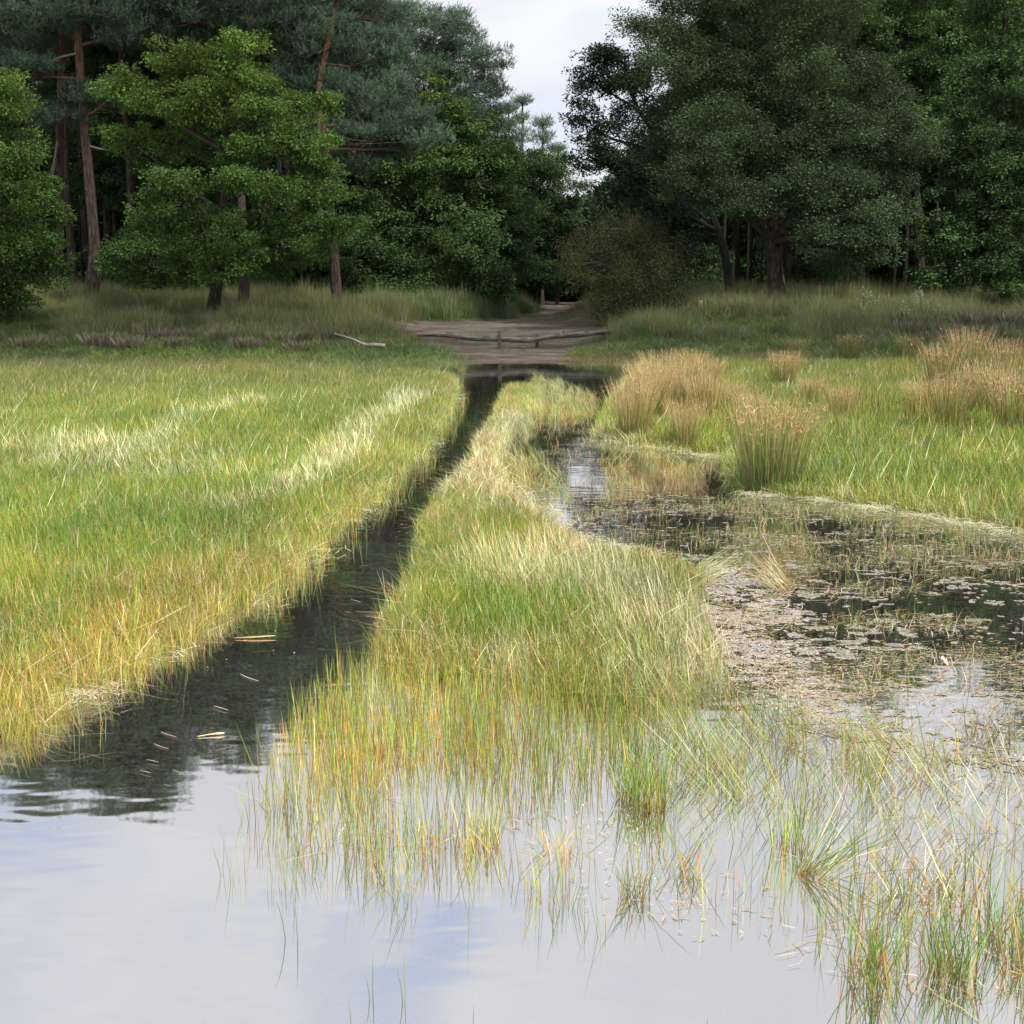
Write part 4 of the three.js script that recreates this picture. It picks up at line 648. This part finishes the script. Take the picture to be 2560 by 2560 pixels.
// grey green willow and its neighbours on the right
broadleaf({ name: 'willow_tree', label: 'huge grey green willow with a pale forked trunk on the right bank', seed: 3, leaf: 'willow', bark: BARK.willow, base: P0(1463, -42), r: 0.30, fork: 0.3, density: 2.3, leaves: 10, spray: 0.44, topTint: 0.25, twigEvery: 2, shrink: 0.84, jitter: 2.2,
  trunk: [P0(1463, -42), [8.88, 2.58, -42], [8.77, 3.63, -42], [8.66, 5.01, -42], [8.33, 6.89, -42], [8.07, 9.06, -42], [7.92, 11.04, -42]],
  lobes: [[5.7, 10.6, -41.5, 1.62, 1.44], [7.63, 11.13, -41, 1.96, 1.60], [9.8, 10.6, -41.5, 1.80, 1.44], [5.02, 8.76, -41.2, 1.34, 1.43], [6.93, 8.78, -40.4, 1.93, 1.41], [9.12, 8.46, -40.4, 1.93, 1.49], [11.13, 8.4, -41, 1.34, 1.34], [4.87, 6.76, -41, 1.25, 1.25], [6.26, 6.64, -40, 1.57, 1.22], [8.35, 6.43, -39.6, 1.89, 1.38], [10.62, 6.48, -40, 1.74, 1.22], [12.64, 6.55, -40.6, 1.41, 0.97], [5.68, 5.22, -40.4, 1.23, 1.05], [7.22, 4.65, -39.4, 1.54, 0.86], [9.91, 4.99, -39.6, 1.55, 0.95], [12.05, 4.69, -40, 1.30, 1.04], [10.2, 3.66, -39.2, 1.28, 0.85], [11.32, 3.52, -39.6, 1.12, 1.03], [10.65, 2.53, -39.4, 0.86, 0.51], [4.03, 10.01, -41.8, 0.69, 0.55], [12.36, 7.75, -41, 0.98, 0.89]] });
broadleaf({ name: 'dark_oak_tree', label: 'blackish green oak against the sky left of the huge willow', seed: 4, leaf: 'dark', bark: BARK.dark, base: P0(1372, -45), r: 0.17, fork: 0.3, density: 1.35, leaves: 8, spray: 0.36,
  trunk: [P0(1372, -45), [7.78, 3.04, -45.5], [7.15, 4.99, -46.5], [5.85, 6.99, -47.5], [4.68, 8.59, -48], [4.26, 10.12, -48]],
  lobes: [[2.87, 9.55, -48, 0.88, 0.94], [4.26, 9.74, -48, 1.25, 1.04], [5.22, 8.9, -47.5, 1.45, 1.24], [2.79, 8.11, -48, 0.83, 0.88], [3.7, 7.44, -48, 1.15, 1.04], [2.7, 6.85, -48, 0.67, 0.63], [3.92, 5.88, -48, 1.25, 1.04], [5.01, 6.56, -47, 1.43, 1.43], [5.39, 4.61, -46.5, 1.42, 1.11], [4.35, 4.5, -48, 1.15, 0.83], [6.39, 3.84, -46.5, 1.42, 1.21], [3.49, 10.59, -48.5, 0.67, 0.38]] });
broadleaf({ name: 'birch_bush', label: 'olive brown drooping birch bush at the right side of the path', seed: 5, leaf: 'birch', bark: BARK.oak, base: P0(1200, -40), r: 0.06, fork: 0.1, density: 2.4, leaves: 9, spray: 0.42, weep: 0.5,
  trunk: [P0(1200, -40), [3.92, 1.87, -40], [3.78, 2.87, -40], [3.63, 3.87, -40]],
  lobes: [[3.54, 3.7, -40, 1.13, 0.78], [2.45, 3.37, -40, 0.78, 0.61], [4.66, 3.21, -40, 0.87, 0.87], [2.94, 2.53, -39.6, 1.12, 0.77], [4.1, 2.36, -39.4, 1.20, 0.86], [5.11, 2.04, -40, 0.61, 0.87], [3.61, 1.54, -39.4, 1.20, 0.51], [4.54, 1.37, -39.4, 0.86, 0.48], [2.03, 2.87, -40, 0.52, 0.38]] });
broadleaf({ name: 'birch_sapling', label: 'small light green pointed birch in front of the wood left of the path', seed: 6, leaf: 'young', base: P0(868, -50), r: 0.05, fork: 0.1, density: 3, leaves: 8, spray: 0.34, weep: 0.2,
  trunk: [P0(868, -50), [-2.13, 2.75, -50], [-2.21, 4.0, -50], [-2.29, 4.72, -50]], lobes: [[-2.29, 4.31, -50, 0.48, 0.57], [-2.25, 3.48, -50, 0.98, 0.65], [-2.03, 2.53, -49.6, 1.40, 0.75], [-2.88, 2.12, -49.6, 0.86, 0.54], [-1.2, 2.12, -50, 0.76, 0.54]] });
// oaks in front of the pines, left of the gap
broadleaf({ name: 'oak_tree', label: 'round green oak below the tall pines left of the sky gap', seed: 7, leaf: 'mid', base: P0(830, -53), r: 0.2, density: 1.7, topTint: 0.5, leaves: 8, twigEvery: 2,
  trunk: [P0(830, -53), [-3.07, 3.26, -53], [-3.09, 5.01, -53], [-3.03, 7.18, -53], [-2.96, 8.89, -53]],
  lobes: [[-2.89, 9.2, -53, 1.15, 0.92], [-1.91, 8.25, -53, 1.38, 1.15], [-4.1, 7.99, -52.6, 1.37, 1.26], [-2.54, 6.65, -52, 2.03, 1.36], [-4.77, 6.05, -52.4, 1.71, 1.37], [-0.8, 6.49, -52.6, 1.37, 1.37], [-3.63, 4.71, -51.6, 1.79, 1.12], [-1.45, 4.52, -52, 1.92, 1.13], [-5.42, 4.31, -52, 1.36, 1.02], [0.09, 5.01, -53, 1.27, 1.27], [-0.13, 3.23, -52, 1.58, 1.02], [-2.77, 3.21, -51.6, 1.79, 0.79]] });
broadleaf({ name: 'oak_tree', label: 'lower green oak reaching into the foot of the sky gap', seed: 8, leaf: 'mid', base: P0(1010, -60), r: 0.16, density: 1.7, topTint: 0.2, leaves: 8, twigEvery: 2,
  trunk: [P0(1010, -60), [1.12, 3.46, -60], [1.24, 5.45, -60], [1.36, 7.17, -60]],
  lobes: [[1.11, 7.41, -60, 1.30, 1.04], [2.38, 6.19, -60, 1.04, 1.17], [0.35, 6.16, -59.6, 1.55, 1.30], [1.86, 4.92, -59.4, 1.55, 1.16], [0.6, 4.17, -59, 1.80, 1.15], [2.4, 3.71, -60, 1.04, 1.04], [0.86, 2.45, -59, 1.80, 0.77]] });
// right hand wood
broadleaf({ name: 'oak_tree', label: 'fresh green oak showing above the right shoulder of the huge willow', seed: 9, leaf: 'mid', base: P0(1730, -50), r: 0.22, density: 1.5, topTint: 0.35, leaves: 8, twigEvery: 2,
  trunk: [P0(1730, -50), [16.16, 4.82, -50], [15.87, 7.88, -50], [15.6, 10.86, -50]],
  lobes: [[14.72, 11.65, -50, 1.52, 1.30], [16.47, 11.18, -49.6, 1.73, 1.29], [15.48, 9.58, -49.4, 1.93, 1.29], [17.59, 9.81, -49.6, 1.51, 1.29], [13.97, 12.51, -50.4, 1.31, 1.10], [16.26, 13.59, -50, 1.96, 1.30], [18.2, 12.04, -50, 1.30, 1.30], [15.85, 7.95, -49, 1.92, 1.28]] });
broadleaf({ name: 'oak_tree', label: 'dark leafy oak at the right edge with foliage down to the grass', seed: 10, leaf: 'mid', base: P0(1890, -43), r: 0.2, density: 1.6, topTint: 0.05, leaves: 9, twigEvery: 2,
  trunk: [P0(1890, -43), [16.81, 3.85, -43], [16.61, 6.14, -43], [16.5, 8.73, -43], [16.49, 11.26, -43]],
  lobes: [[16.52, 10.92, -43, 1.31, 1.50], [15.81, 8.66, -42.6, 1.30, 1.11], [17.24, 8.49, -42.6, 1.48, 1.48], [15.05, 6.79, -42.6, 1.11, 1.11], [16.28, 6.21, -42, 1.37, 1.10], [17.55, 5.7, -42, 1.46, 1.46], [15.32, 4.84, -42, 1.19, 1.00], [16.61, 4.3, -41.6, 1.27, 0.99], [14.65, 3.47, -42.4, 1.11, 0.92], [15.84, 2.75, -41.6, 1.36, 0.81], [17.11, 2.4, -41.6, 1.27, 0.81], [14.96, 2.05, -42, 1.10, 0.51]] });
// the named pines on the left
const PL = (l) => l;
pine({ label: 'tall pine with an orange upper trunk, second from the left and leaning left', seed: 11, base: P0(181, -43), r: 0.21,
  trunk: [P0(181, -43), [-14.4, 2.96, -43], [-14.42, 4.74, -43], [-14.48, 6.66, -43], [-14.53, 8.73, -43], [-14.5, 10.59, -43], [-14.33, 12.58, -43], [-14.17, 15.03, -43], [-14.05, 16.95, -43]],
  lobes: [[-14.05, 16.95, -43, 0.93, 0.56], [-14.79, 16.15, -43, 1.40, 0.75], [-13.4, 16.31, -43, 1.31, 0.75], [-14.16, 15.19, -43, 1.78, 0.75], [-15.73, 15.03, -43, 1.22, 0.75], [-12.79, 14.87, -43, 1.22, 0.75], [-14.22, 14.22, -43, 1.50, 0.65], [-15.49, 13.57, -43, 1.50, 0.75], [-13.05, 13.41, -43, 1.59, 0.75], [-14.33, 12.58, -43, 2.24, 0.75], [-15.95, 11.92, -43, 1.31, 0.65], [-12.97, 11.76, -43, 1.68, 0.65], [-13.23, 10.71, -42, 1.10, 0.51], [-15.72, 10.51, -42.6, 1.48, 0.56], [-12.83, 10.16, -43.4, 1.13, 0.47], [-16.16, 8.9, -43, 0.93, 0.47], [-13.65, 8.1, -42.8, 1.30, 0.41], [-15.37, 7.44, -43, 1.03, 0.34]], dead: [[[-14.49, 8.22, -43], [-13.75, 8.22, -42.6], [-12.93, 7.93, -42.2]], [[-14.51, 9.58, -43], [-15.1, 9.34, -42.6], [-15.76, 8.88, -42.4]], [[-14.43, 6.58, -43], [-13.72, 6.41, -42.7], [-13.23, 6.45, -42.6]]] });
pine({ label: 'slimmer pine with peeling dead branches left of the leaning tall pine', seed: 12, base: P0(112, -45), r: 0.17,
  trunk: [P0(112, -45), [-16.3, 3.58, -45], [-16.13, 6.35, -45], [-15.95, 8.52, -45], [-15.79, 10.12, -45], [-15.65, 12.05, -45], [-15.83, 14.29, -45], [-15.91, 15.82, -45]],
  lobes: [[-16.08, 15.99, -45, 1.08, 0.68], [-16.87, 15.14, -45, 1.17, 0.68], [-17.32, 13.95, -45, 1.17, 0.68], [-15.5, 14.29, -45, 1.37, 0.68], [-16.67, 12.75, -45, 1.47, 0.68], [-14.67, 12.4, -45, 1.17, 0.59], [-17.15, 11.18, -45, 1.17, 0.68], [-17.6, 10.12, -45, 1.17, 0.68], [-17.11, 11.31, -44, 0.96, 0.57], [-15.1, 10.85, -46, 1.20, 0.60]], dead: [[[-16.07, 7.26, -45], [-16.33, 5.76, -44.6], [-16.79, 4.98, -44.4], [-17.1, 4.29, -44.4]], [[-16.28, 6.17, -45], [-16.45, 5.03, -44.5], [-16.57, 4.47, -44.4]]] });
pine({ label: 'leaning pine whose lower trunk is bare right of the bright oak', seed: 13, base: P0(641, -41), r: 0.17,
  trunk: [P0(641, -41), [-5.86, 3.07, -41], [-5.96, 4.6, -41], [-6.11, 6.31, -41.4], [-6.41, 7.73, -42], [-6.34, 9.24, -43], [-6.02, 10.86, -43.5], [-5.88, 11.99, -44]],
  lobes: [[-5.88, 11.82, -44, 1.34, 0.67], [-4.81, 11.14, -44, 1.34, 0.67], [-6.81, 10.8, -44, 1.43, 0.67], [-5.5, 9.84, -43.5, 1.70, 0.66], [-7.4, 9.59, -44, 1.15, 0.67], [-4.48, 9.59, -44, 1.24, 0.77], [-5.12, 8.22, -43, 1.59, 0.65], [-6.33, 8.72, -44, 1.05, 0.57], [-4.24, 7.44, -43, 1.59, 0.52], [-4.93, 6.62, -42.6, 1.67, 0.46], [-3.71, 6.66, -43, 1.22, 0.41], [-5.71, 5.79, -43, 0.93, 0.34], [-7.25, 8.54, -44, 1.05, 0.67]], dead: [[[-5.97, 4.26, -41], [-6.2, 4.21, -40.7], [-6.29, 4.04, -40.6]], [[-6.3, 7.12, -41.8], [-5.58, 6.74, -42.2], [-4.74, 6.64, -42.5]], [[-4.93, 6.62, -42.6], [-4.36, 7.28, -42.4], [-3.98, 7.94, -42.3]], [[-4.93, 6.62, -42.6], [-5.15, 7.53, -42.4], [-5.39, 7.94, -42.3]]] });
pine({ label: 'pine trunk partly hidden by the bright oak with its crown above it', seed: 14, base: P0(465, -42), r: 0.17,
  trunk: [P0(465, -42), [-9.01, 2.93, -42], [-9.28, 4.74, -43], [-9.5, 6.96, -44], [-9.43, 8.89, -44], [-9.4, 10.45, -44], [-9.48, 12.16, -44], [-9.94, 13.85, -44], [-10.24, 15.34, -44]],
  lobes: [[-10.41, 15.51, -44, 0.86, 0.57], [-10.8, 14.68, -44, 1.05, 0.67], [-9.74, 14.35, -44, 1.15, 0.67], [-9.26, 13.17, -44, 1.43, 0.77], [-10.68, 13.34, -44, 1.24, 0.67], [-10.55, 12.33, -44, 1.63, 0.77], [-8.04, 12.16, -44, 1.53, 0.77], [-9.51, 11.31, -44, 2.10, 0.77], [-11.15, 10.97, -44, 1.63, 0.77], [-8.09, 10.62, -44, 1.34, 0.77], [-12.37, 10.47, -45, 1.37, 0.78], [-11.75, 11.7, -45, 1.57, 0.88]] });
pine({ label: 'dense blue green pine filling the top between the bright oak and the sky', seed: 15, base: P0(600, -52), r: 0.2, per: 16,
  trunk: [P0(600, -52), [-8.05, 4.95, -52], [-7.93, 9.17, -52], [-7.85, 12.04, -52], [-7.78, 14.46, -52]],
  lobes: [[-7.78, 14.46, -52, 1.36, 0.90], [-8.67, 13.26, -52, 1.36, 0.79], [-6.53, 13.46, -52, 1.47, 0.90], [-9.07, 11.76, -51.6, 1.57, 0.90], [-7.34, 11.92, -51.4, 1.68, 0.89], [-5.92, 12.25, -52, 1.24, 0.90], [-8.66, 10.31, -51.4, 1.56, 0.89], [-6.68, 10.44, -51, 1.66, 0.89], [-5.29, 11.43, -52, 1.13, 0.90], [-7.83, 9.28, -51.4, 1.56, 0.78], [-5.69, 9.69, -51.4, 1.56, 0.89]] });
pine({ label: 'tall pine standing against the sky at the left side of the gap', seed: 16, base: P0(850, -56), r: 0.2, per: 16,
  trunk: [P0(850, -56), [-2.75, 5.2, -56], [-2.81, 8.62, -56], [-2.88, 11.3, -56], [-2.91, 13.06, -56]],
  lobes: [[-4.4, 13.39, -56, 0.97, 0.58], [-2.68, 13.06, -56, 1.10, 0.68], [-3.81, 12.43, -55.6, 1.45, 0.85], [-1.99, 12.29, -56, 1.10, 0.73], [-0.95, 11.52, -56, 0.73, 0.54], [-4.51, 11.67, -55.6, 1.45, 0.97], [-2.65, 11.16, -55.2, 1.80, 0.96], [-1.07, 10.52, -56, 0.78, 0.61], [-4.04, 10.28, -55.2, 1.92, 0.96], [-1.98, 9.87, -55.4, 1.57, 0.96], [-2.67, 8.71, -55, 2.03, 0.96], [-0.96, 9.4, -56, 0.73, 0.54], [-1.19, 8.34, -55.6, 1.09, 0.85], [-4.54, 8.77, -55.4, 1.69, 0.96], [-6.25, 11.18, -56.6, 1.48, 1.11], [-5.77, 13.48, -57, 1.12, 0.87]] });
// young pines stepping down into the gap
const young = (u, v, z, w, seed, label) => { const b = P0(u, z), k = -z / 2300, top = [-0.4, 1.92, -1][1] * 0 + 1.7 + (550 - v) * k, n = 10, lobes = []; for (let j = 0; j < n; j++) { const t = j / (n - 1), r = w * k * (0.06 + 0.94 * Math.pow(t, 0.9)), y = lerp(top - 0.2, top - (top - b[1]) * 0.75, t); lobes.push([b[0] + Math.sin(j * 2.4) * r * 0.35, y, z + Math.cos(j * 2.4) * r * 0.35, r * 0.8, r * 0.5 + 0.16]); } pine({ name: 'young_pine', label, seed, base: b, r: 0.1, trunk: [b, [b[0], lerp(b[1], top, 0.5), z], [b[0], top, z]], lobes, density: 11, per: 12, tone: 1.25, group: 'young pines at the foot of the sky gap' }); };
young(985, 208, -64, 60, 21, 'tallest slender young pine with a pointed top standing in the sky gap'); young(1022, 248, -66, 50, 22, 'second young pine in the sky gap, a step lower to the right'); young(1050, 290, -68, 48, 23, 'lowest young pine at the bottom right of the sky gap'); young(960, 222, -63, 55, 24, 'young pine tucked against the tall pine left of the sky gap'); young(940, 250, -61, 60, 25, 'broad young pine in front of the slender one left of the sky gap');

// the wood behind: copies of two pines and two broadleaved trees
const proto = [];
{
  const mk = (f) => { const g = f(); g.removeFromParent(); return g; };
  proto.push(mk(() => pine({ name: 'forest_pine', label: 'tall pine in the wood behind', seed: 41, base: [0, 0, 0], r: 0.19, trunk: [[0, 0, 0], [0.1, 5, 0], [0, 10, 0.1], [0.1, 15.5, 0]], lobes: [[0, 15.5, 0, 1, 0.6], [0.9, 14.6, 0.3, 1.2, 0.6], [-1, 14.2, -0.2, 1.3, 0.6], [0.3, 13.2, 1, 1.4, 0.6], [1.2, 12.2, -0.6, 1.5, 0.6], [-1.3, 12.4, 0.6, 1.4, 0.6], [0, 11.2, -1, 1.6, 0.6], [-0.9, 10.2, 0.4, 1.4, 0.5], [1.1, 9.6, 0.5, 1.3, 0.5]], group: 'tall pines in the wood' })));
  proto.push(mk(() => pine({ name: 'forest_pine', label: 'tall pine in the wood behind', seed: 42, base: [0, 0, 0], r: 0.17, trunk: [[0, 0, 0], [-0.1, 4, 0.1], [0.15, 9, 0], [0.1, 13.5, 0]], lobes: [[0, 13.6, 0, 0.9, 0.6], [0.8, 12.6, -0.4, 1.3, 0.6], [-0.9, 12.4, 0.4, 1.2, 0.6], [0.2, 11.2, 0.9, 1.5, 0.6], [-1, 10.4, -0.6, 1.5, 0.6], [1.2, 9.8, 0.2, 1.4, 0.5], [0, 8.6, 0.2, 1.4, 0.5]], group: 'tall pines in the wood' })));
  proto.push(mk(() => broadleaf({ name: 'forest_oak', label: 'dark broadleaved tree in the wood behind', seed: 43, leaf: 'mid', bark: BARK.dark, base: [0, 0, 0], r: 0.17, density: 1.1, leaves: 8, twigEvery: 3, trunk: [[0, 0, 0], [0.1, 3, 0], [-0.1, 6, 0], [0, 10, 0]], lobes: [[0, 10.5, 0, 1.7, 1.5], [1.3, 9, 0.5, 1.8, 1.5], [-1.4, 8.8, -0.4, 1.8, 1.5], [0.2, 7.6, 1.2, 2, 1.4], [1.5, 6.4, -0.5, 1.9, 1.3], [-1.6, 6.2, 0.6, 1.9, 1.3], [0, 5, 0.3, 2.1, 1.2]], group: 'broadleaved trees in the wood' })));
  proto.push(mk(() => broadleaf({ name: 'forest_shrub', label: 'dark leafy shrub in the shade under the trees', seed: 44, leaf: 'mid', bark: BARK.dark, base: [0, 0, 0], r: 0.07, fork: 0.1, density: 1.5, leaves: 7, twigEvery: 3, trunk: [[0, 0, 0], [0.05, 1, 0], [0, 2, 0]], lobes: [[0, 2.1, 0, 1, 0.8], [0.9, 1.5, 0.2, 0.9, 0.8], [-0.9, 1.6, -0.2, 0.9, 0.8], [0.2, 0.8, 0.6, 1.1, 0.6], [-0.7, 0.7, 0.4, 0.8, 0.5], [0.9, 0.6, 0.3, 0.8, 0.5]], group: 'shrubs under the trees' })));
  const R = rng(45);
  const zone = (x, z) => { const u = 966 + x / -z * 2300; return u < 90 ? 'behind the oak at the left edge' : u < 250 ? 'behind the leaning orange pine' : u < 450 ? 'behind the bright oak' : u < 640 ? 'between bright oak and leaning bare pine' : u < 800 ? 'right of the bare leaning pine' : u < 960 ? 'behind the moor grass mound' : u < 1180 ? 'beside the far end of the path' : u < 1330 ? 'behind the birch bush' : u < 1480 ? 'behind the huge willow trunk' : u < 1620 ? 'right of the huge willow trunk' : u < 1780 ? 'behind the right half of the willow' : 'behind the dark oak at the right edge'; };
  const put = (k, x, z, s, sy = s) => copyOf(proto[k], [x, gy(x, z) - 0.05, z], R() * 6.28, [s, sy, s], ['tall pine ', 'slender pine ', 'dark broadleaved tree ', 'dark leafy shrub '][k] + zone(x, z) + (z < -62 ? ', deep in' : z < -54 ? ', a row back' : ', near the edge'));
  const gap = (x, z, m) => { const u = 966 + x / -z * 2300; return u > 690 - m && u < 1330 + m; };
  let n = 0;
  for (let row = 0; row < 6; row++) for (let i = 0; i < 18; i++) {                       // tall trees, denser far back
    const z = -50 - row * 5.5 - R() * 4, x = (i - 8.5 + (R() - 0.5) * 0.9) * (0.056 * -z + 0.35) ; if (gap(x, z, 60 * 50 / -z + 20)) continue; if (Math.abs(x) > 0.47 * -z + 3) continue;
    const right = x > 0; put(R() < (right ? 0.45 : 0.2) ? 2 : R() < 0.55 ? 0 : 1, x, z, 0.85 + 0.3 * R(), right ? 0.95 + 0.25 * R() : (-(x) / -z * 2300 > 300 ? 0.95 : 0.72) + 0.2 * R()); n++;
  }
  for (const [x, z, s, k] of [[-18.4, -45.5, 1.05, 0], [-16.6, -47, 1.02, 1], [-20, -47.5, 1.1, 0], [-13, -48, 0.95, 1], [-15, -49.5, 1.05, 0]]) put(k, x, z, 1, s * (k ? 1.2 : 1));
  for (let i = 0; i < 95; i++) {                                     // undergrowth along the edge and inside
    const z = -46.5 - 24 * Math.pow(R(), 1.3), x = (R() * 2 - 1) * (0.45 * -z + 1), u = 966 + x / -z * 2300; if (u > 1000 && u < 1180 && z > -66) continue; if (u > 1290 && u < 1800 && z > -58) continue; if (u > 640 && u < 1000 && z > -56 && R() < 0.75) continue; if (pathness(x, z) > 0.05) continue;
    put(3, x, z, 0.8 + 0.6 * R(), 0.8 + 0.7 * R());
  }
  const slim = thing('slim_trunk', 'thin bare dark trunk standing in the shade under the willow', 'tree', [5, gy(5, -52), -52], 0, 'thin bare trunks in the dark wood'); const [sg] = trunkMesh([[0, -0.1, 0], [0.05, 3, 0], [-0.05, 6, 0.05], [0.05, 9, 0]], 0.075, 0.04, [[0.04, 0.033, 0.028], [0.045, 0.036, 0.03]], R, 7); part('trunk', sg, M.bark, slim); slim.position.x = 9.2;
  for (let i = 0; i < 60; i++) { const z = -49 - 14 * R(), u = 1280 + 640 * R(), x = (u - 966) / 2300 * -z; copyOf(slim, [x, gy(x, z), z], R() * 6, [0.6 + 0.8 * R(), 1, 0.6 + 0.8 * R()], 'thin bare dark trunk ' + zone(x, z) + (z < -56 ? ', deep in' : ', near the edge')); }
  for (let i = 0; i < 22; i++) { const z = -48 - 14 * R(), u = 60 + 560 * R(), x = (u - 966) / 2300 * -z; copyOf(slim, [x, gy(x, z), z], R() * 6, [0.7 + 0.9 * R(), 1, 0.7 + 0.9 * R()], 'thin bare dark trunk ' + zone(x, z) + (z < -55 ? ', deep in' : ', near the edge')).userData.group = 'thin bare trunks in the left wood'; }
  { const b = P0(1586, -44); const c = copyOf(slim, b, 1, [1.2, 1, 1.2], 'dark slender trunk right of the forked willow trunk, nearest the grass'); delete c.userData.group; }
}
{ // the depth of the wood, one mass
  const g = stuff('far_woodland', 'dim mass of trees closing the back of the wood', 'woodland'), big1 = leafCluster(40, 0.9, 0.34, 0.22, [[[0.085, 0.15, 0.07], 4], [[0.06, 0.115, 0.055], 4]]), f = new Field([big1], M.leaf), R = rng(46);
  for (let k = 0; k < 26000; k++) {
    const u = -160 + 2260 * R(), z = -80 - 22 * R(), x = (u - 966) / 2300 * -z, edge = u < 1085 ? interp([[560, 0], [700, 170], [880, 270], [960, 330], [1020, 370], [1085, 400]], u) : interp([[1085, 395], [1130, 370], [1250, 250], [1330, 0]], u);
    const vTop = clamp(edge + (fbm(u * 0.02, 3, 250, 3) - 0.5) * 70, -60, 700), yTop = 1.7 + (550 - vTop) / 2300 * -z * 1.0, y = gy(x, z) + (yTop - gy(x, z)) * R(), t = 0.8 + 0.5 * R();
    if (Math.abs(x - pathX(z)) < 0.8 && y < 2.2 && z > -90) continue;
    f.put(0, x, y, z, R() * 6.28, 0.7 + 0.6 * R(), [t, t, t], R(), R() * 6.28);
  }
  f.build(g, 'foliage');
}
for (const [u, z, h, s] of [[1618, -36, 1.05, 61], [1725, -37, 0.95, 62], [1690, -35, 0.6, 63], [1760, -36, 0.6, 64]]) { const b = P0(u, z); broadleaf({ name: 'birch_sapling', label: 'thin birch sapling with sparse pale leaves on the right bank', group: 'thin saplings on the right bank', seed: s, leaf: 'sap', base: b, r: 0.012, fork: 0.2, density: 1.2, leaves: 1.2, spray: 0.1, trunk: [b, [b[0] + 0.03, b[1] + h * 0.5, z], [b[0] - 0.02, b[1] + h, z]], lobes: [[b[0], b[1] + h * 0.9, z, 0.1, 0.14], [b[0] + 0.06, b[1] + h * 0.6, z, 0.16, 0.2], [b[0] - 0.05, b[1] + h * 0.4, z, 0.16, 0.16]] }); }

renderer.render(scene, camera);
